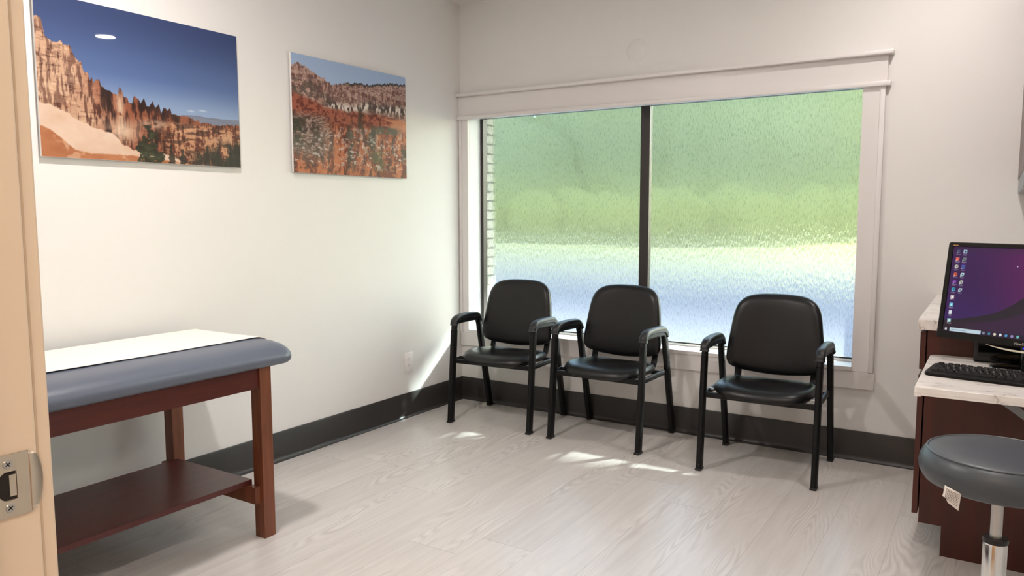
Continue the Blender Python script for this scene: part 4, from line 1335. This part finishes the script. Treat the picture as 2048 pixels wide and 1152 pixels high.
# under-seat plate and lever
bm = bmesh.new()
bx(bm, -0.085, 0.085, -0.075, 0.075, sz - 0.030, sz - 0.0165, 0.004)
obj('seat_plate', bm, M['plastic_black'], st)
obj('lever', sweep(bmesh.new(), [(0.03, -0.03, sz - 0.034), (0.10, -0.06, sz - 0.036), (0.17, -0.09, sz - 0.040)], 0.010, 0.008, (0, 1, 0), 10, 2.2), M['plastic_black'], st, smooth=True)
obj('post', cyl(bmesh.new(), (0, 0, 0.30), (0, 0, sz - 0.030), 0.0135, n=32), M['steel'], st, smooth=True)
bm = bmesh.new(); lathe(bm, [(0.0265, 0.0), (0.0265, 0.385 - 0.14), (0.0225, 0.39 - 0.14), (0.0225, 0.395 - 0.14)], 40, (0, 0, 0.11))
obj('outer_column', bm, M['chrome'], st, smooth=True)
bm = bmesh.new(); lathe(bm, [(0.0275, 0.0), (0.0275, 0.115), (0.0255, 0.120), (0.018, 0.121)], 40, (0, 0, 0.365))
obj('collar', bm, M['chrome'], st, smooth=True)
bm = bmesh.new(); lathe(bm, [(0.0285, 0.0), (0.0290, 0.003), (0.0285, 0.012), (0.016, 0.0125)], 40, (0, 0, 0.4865))
obj('collar_ring', bm, M['plastic_black'], st, smooth=True)
for k in range(5):
    a = 2 * PI * k / 5 + 0.3
    c_, s_n = math.cos(a), math.sin(a)
    lg = obj('leg', sweep(bmesh.new(), [(c_ * 0.02, s_n * 0.02, 0.125), (c_ * 0.12, s_n * 0.12, 0.105), (c_ * 0.265, s_n * 0.265, 0.075)], 0.036, 0.026, (-s_n, c_, 0), 12, 3), M['chrome'], st, smooth=True)
    bm = bmesh.new()
    cyl(bm, (c_ * 0.255 - s_n * 0.02, s_n * 0.255 + c_ * 0.02, 0.028), (c_ * 0.255 + s_n * 0.02, s_n * 0.255 - c_ * 0.02, 0.028), 0.028, n=24)
    cyl(bm, (c_ * 0.255, s_n * 0.255, 0.03), (c_ * 0.255, s_n * 0.255, 0.075), 0.006, n=10)
    obj('caster', bm, M['plastic_black'], lg, smooth=True)
# care label hanging under the seat on the side facing the camera
cd = Vector((3.202 - ST.x, -4.377 - ST.y, 0)).normalized()
side = Vector((-cd.y, cd.x, 0))
if side.dot(Vector((0.844, 0.536, 0))) < 0: side = -side
def tagpt(s, z): return cd * (0.150 + 0.004 * math.sin(s * 60)) + side * s + Vector((0, 0, z))
cdir = None
bm = bmesh.new()
c0 = -0.092
rows_t = []
for i in range(7):
    v = i / 6
    row = []
    for k in range(7):
        u = k / 6
        s = c0 - 0.019 + 0.036 * u - 0.004 * v
        z = sz + 0.014 - 0.012 * u - (0.034 + 0.010 * u) * v + (0.010 if (v == 1 and u < 0.2) else 0)
        row.append(bm.verts.new(tagpt(s, z)))
    rows_t.append(row)
for a, b_ in zip(rows_t[:-1], rows_t[1:]):
    for k in range(6): bm.faces.new((a[k], a[k + 1], b_[k + 1], b_[k]))
cl = obj('care_label', bm, M['label_paper'], st, smooth=True)
cl['label'] = 'white printed care label hanging under the grey seat'
md = cl.modifiers.new('th', 'SOLIDIFY'); md.thickness = 0.0006
bm = bmesh.new()
rt = random.Random(8)
for i in range(8):
    v = 0.12 + i * 0.095
    u = 0.12
    while u < 0.88:
        wd = rt.uniform(0.05, 0.16); u1 = min(0.9, u + wd)
        q = []
        for uu, vv in ((u, v), (u1, v), (u1, v + 0.045), (u, v + 0.045)):
            s = c0 - 0.019 + 0.036 * uu - 0.004 * vv
            z = sz + 0.014 - 0.012 * uu - (0.034 + 0.010 * uu) * vv
            q.append(bm.verts.new(tagpt(s, z) + cd * 0.0008))
        bm.faces.new(q)
        u = u1 + 0.03
obj('print', bm, M['ink'], cl)

# ------------------------------------------------------------------ recessed ceiling lights
WARM = (1.0, 0.925, 0.885)
def downlight(x, y, label, power):
    t = thing('ceiling_light', label, 'ceiling light', (x, y, H), group='recessed ceiling lights')
    bm = bmesh.new()
    lathe(bm, [(0.074, -0.0005), (0.074, -0.010), (0.080, -0.013), (0.094, -0.008), (0.096, -0.0005)], 48)
    obj('trim_ring', bm, M['trim'], t, smooth=True)
    bm = bmesh.new(); lathe(bm, [(0.0735, -0.003), (0.0735, -0.006), (0.0, -0.0065)], 48)
    obj('lens', bm, M['lens'], t, smooth=True)
    li = bpy.data.lights.new('downlight', 'AREA'); li.shape = 'DISK'; li.size = 0.14; li.energy = power; li.color = WARM
    lo = bpy.data.objects.new('lamp', li); COL.objects.link(lo); lo.parent = t; lo.location = (0, 0, -0.014)
    return t
M['lens'] = emis('lamp_lens', (255, 236, 208), 6.0)
downlight(2.944, -0.811, 'round recessed ceiling light near the window and wall cabinet', 11)
downlight(2.944, -2.75, 'round recessed ceiling light above the stool side of the room', 14)
downlight(0.95, -2.75, 'round recessed ceiling light above the exam table', 27)
hl = bpy.data.lights.new('hall_lamp', 'AREA'); hl.shape = 'RECTANGLE'; hl.size = 0.6; hl.size_y = 0.6; hl.energy = 30; hl.color = (1.0, 0.80, 0.60)
ho = bpy.data.objects.new('hall_lamp', hl); COL.objects.link(ho); ho.location = (2.9, -5.2, H - 0.02)

# ------------------------------------------------------------------ daylight
d = Vector((-0.66, -1.0, -0.78)).normalized()
sun = bpy.data.lights.new('sun', 'SUN'); sun.energy = 98.0; sun.angle = math.radians(3.2); sun.color = (0.97, 0.99, 1.0)
so = bpy.data.objects.new('sun', sun); COL.objects.link(so)
so.rotation_euler = d.to_track_quat('-Z', 'Y').to_euler()
so.location = (8, 10, 8)
w = bpy.data.worlds.new('sky'); scene.world = w; w.use_nodes = True
nt = w.node_tree
bg = nt.nodes['Background']
sk = nt.nodes.new('ShaderNodeTexSky'); sk.sky_type = 'NISHITA'; sk.sun_disc = False
sk.sun_elevation = math.radians(33.1); sk.sun_rotation = math.atan2(0.66, 1.0)
nt.links.new(sk.outputs['Color'], bg.inputs['Color'])
bg.inputs['Strength'].default_value = 0.9

# ------------------------------------------------------------------ camera
cam = bpy.data.cameras.new('camera'); co_ = bpy.data.objects.new('camera', cam); COL.objects.link(co_)
scene.camera = co_
CAMP = Vector((3.20207, -4.37746, 1.32409)); yaw, pitch, roll, fpx = math.radians(32.400), math.radians(5.6107), math.radians(-0.0841), 1532.76
f_ = Vector((-math.sin(yaw) * math.cos(pitch), math.cos(yaw) * math.cos(pitch), -math.sin(pitch)))
r_ = Vector((math.cos(yaw), math.sin(yaw), 0)); u_ = r_.cross(f_)
r2 = r_ * math.cos(roll) + u_ * math.sin(roll); u2 = -r_ * math.sin(roll) + u_ * math.cos(roll)
mw = Matrix((( r2.x, u2.x, -f_.x, CAMP.x), (r2.y, u2.y, -f_.y, CAMP.y), (r2.z, u2.z, -f_.z, CAMP.z), (0, 0, 0, 1)))
co_.matrix_world = mw
cam.sensor_fit = 'HORIZONTAL'; cam.sensor_width = 36.0; cam.lens = fpx / 2048 * 36.0
cam.clip_start = 0.02; cam.clip_end = 400

# ------------------------------------------------------------------ render look
vs = scene.view_settings
vs.view_transform = 'Standard'; vs.look = 'None'; vs.exposure = 0.18; vs.gamma = 1.0; vs.use_curve_mapping = False
cy_ = scene.cycles
cy_.use_denoising = True
cy_.max_bounces = 12; cy_.diffuse_bounces = 5; cy_.glossy_bounces = 4; cy_.transmission_bounces = 8; cy_.transparent_max_bounces = 16
cy_.sample_clamp_indirect = 6.0
cy_.caustics_refractive = True; cy_.caustics_reflective = False
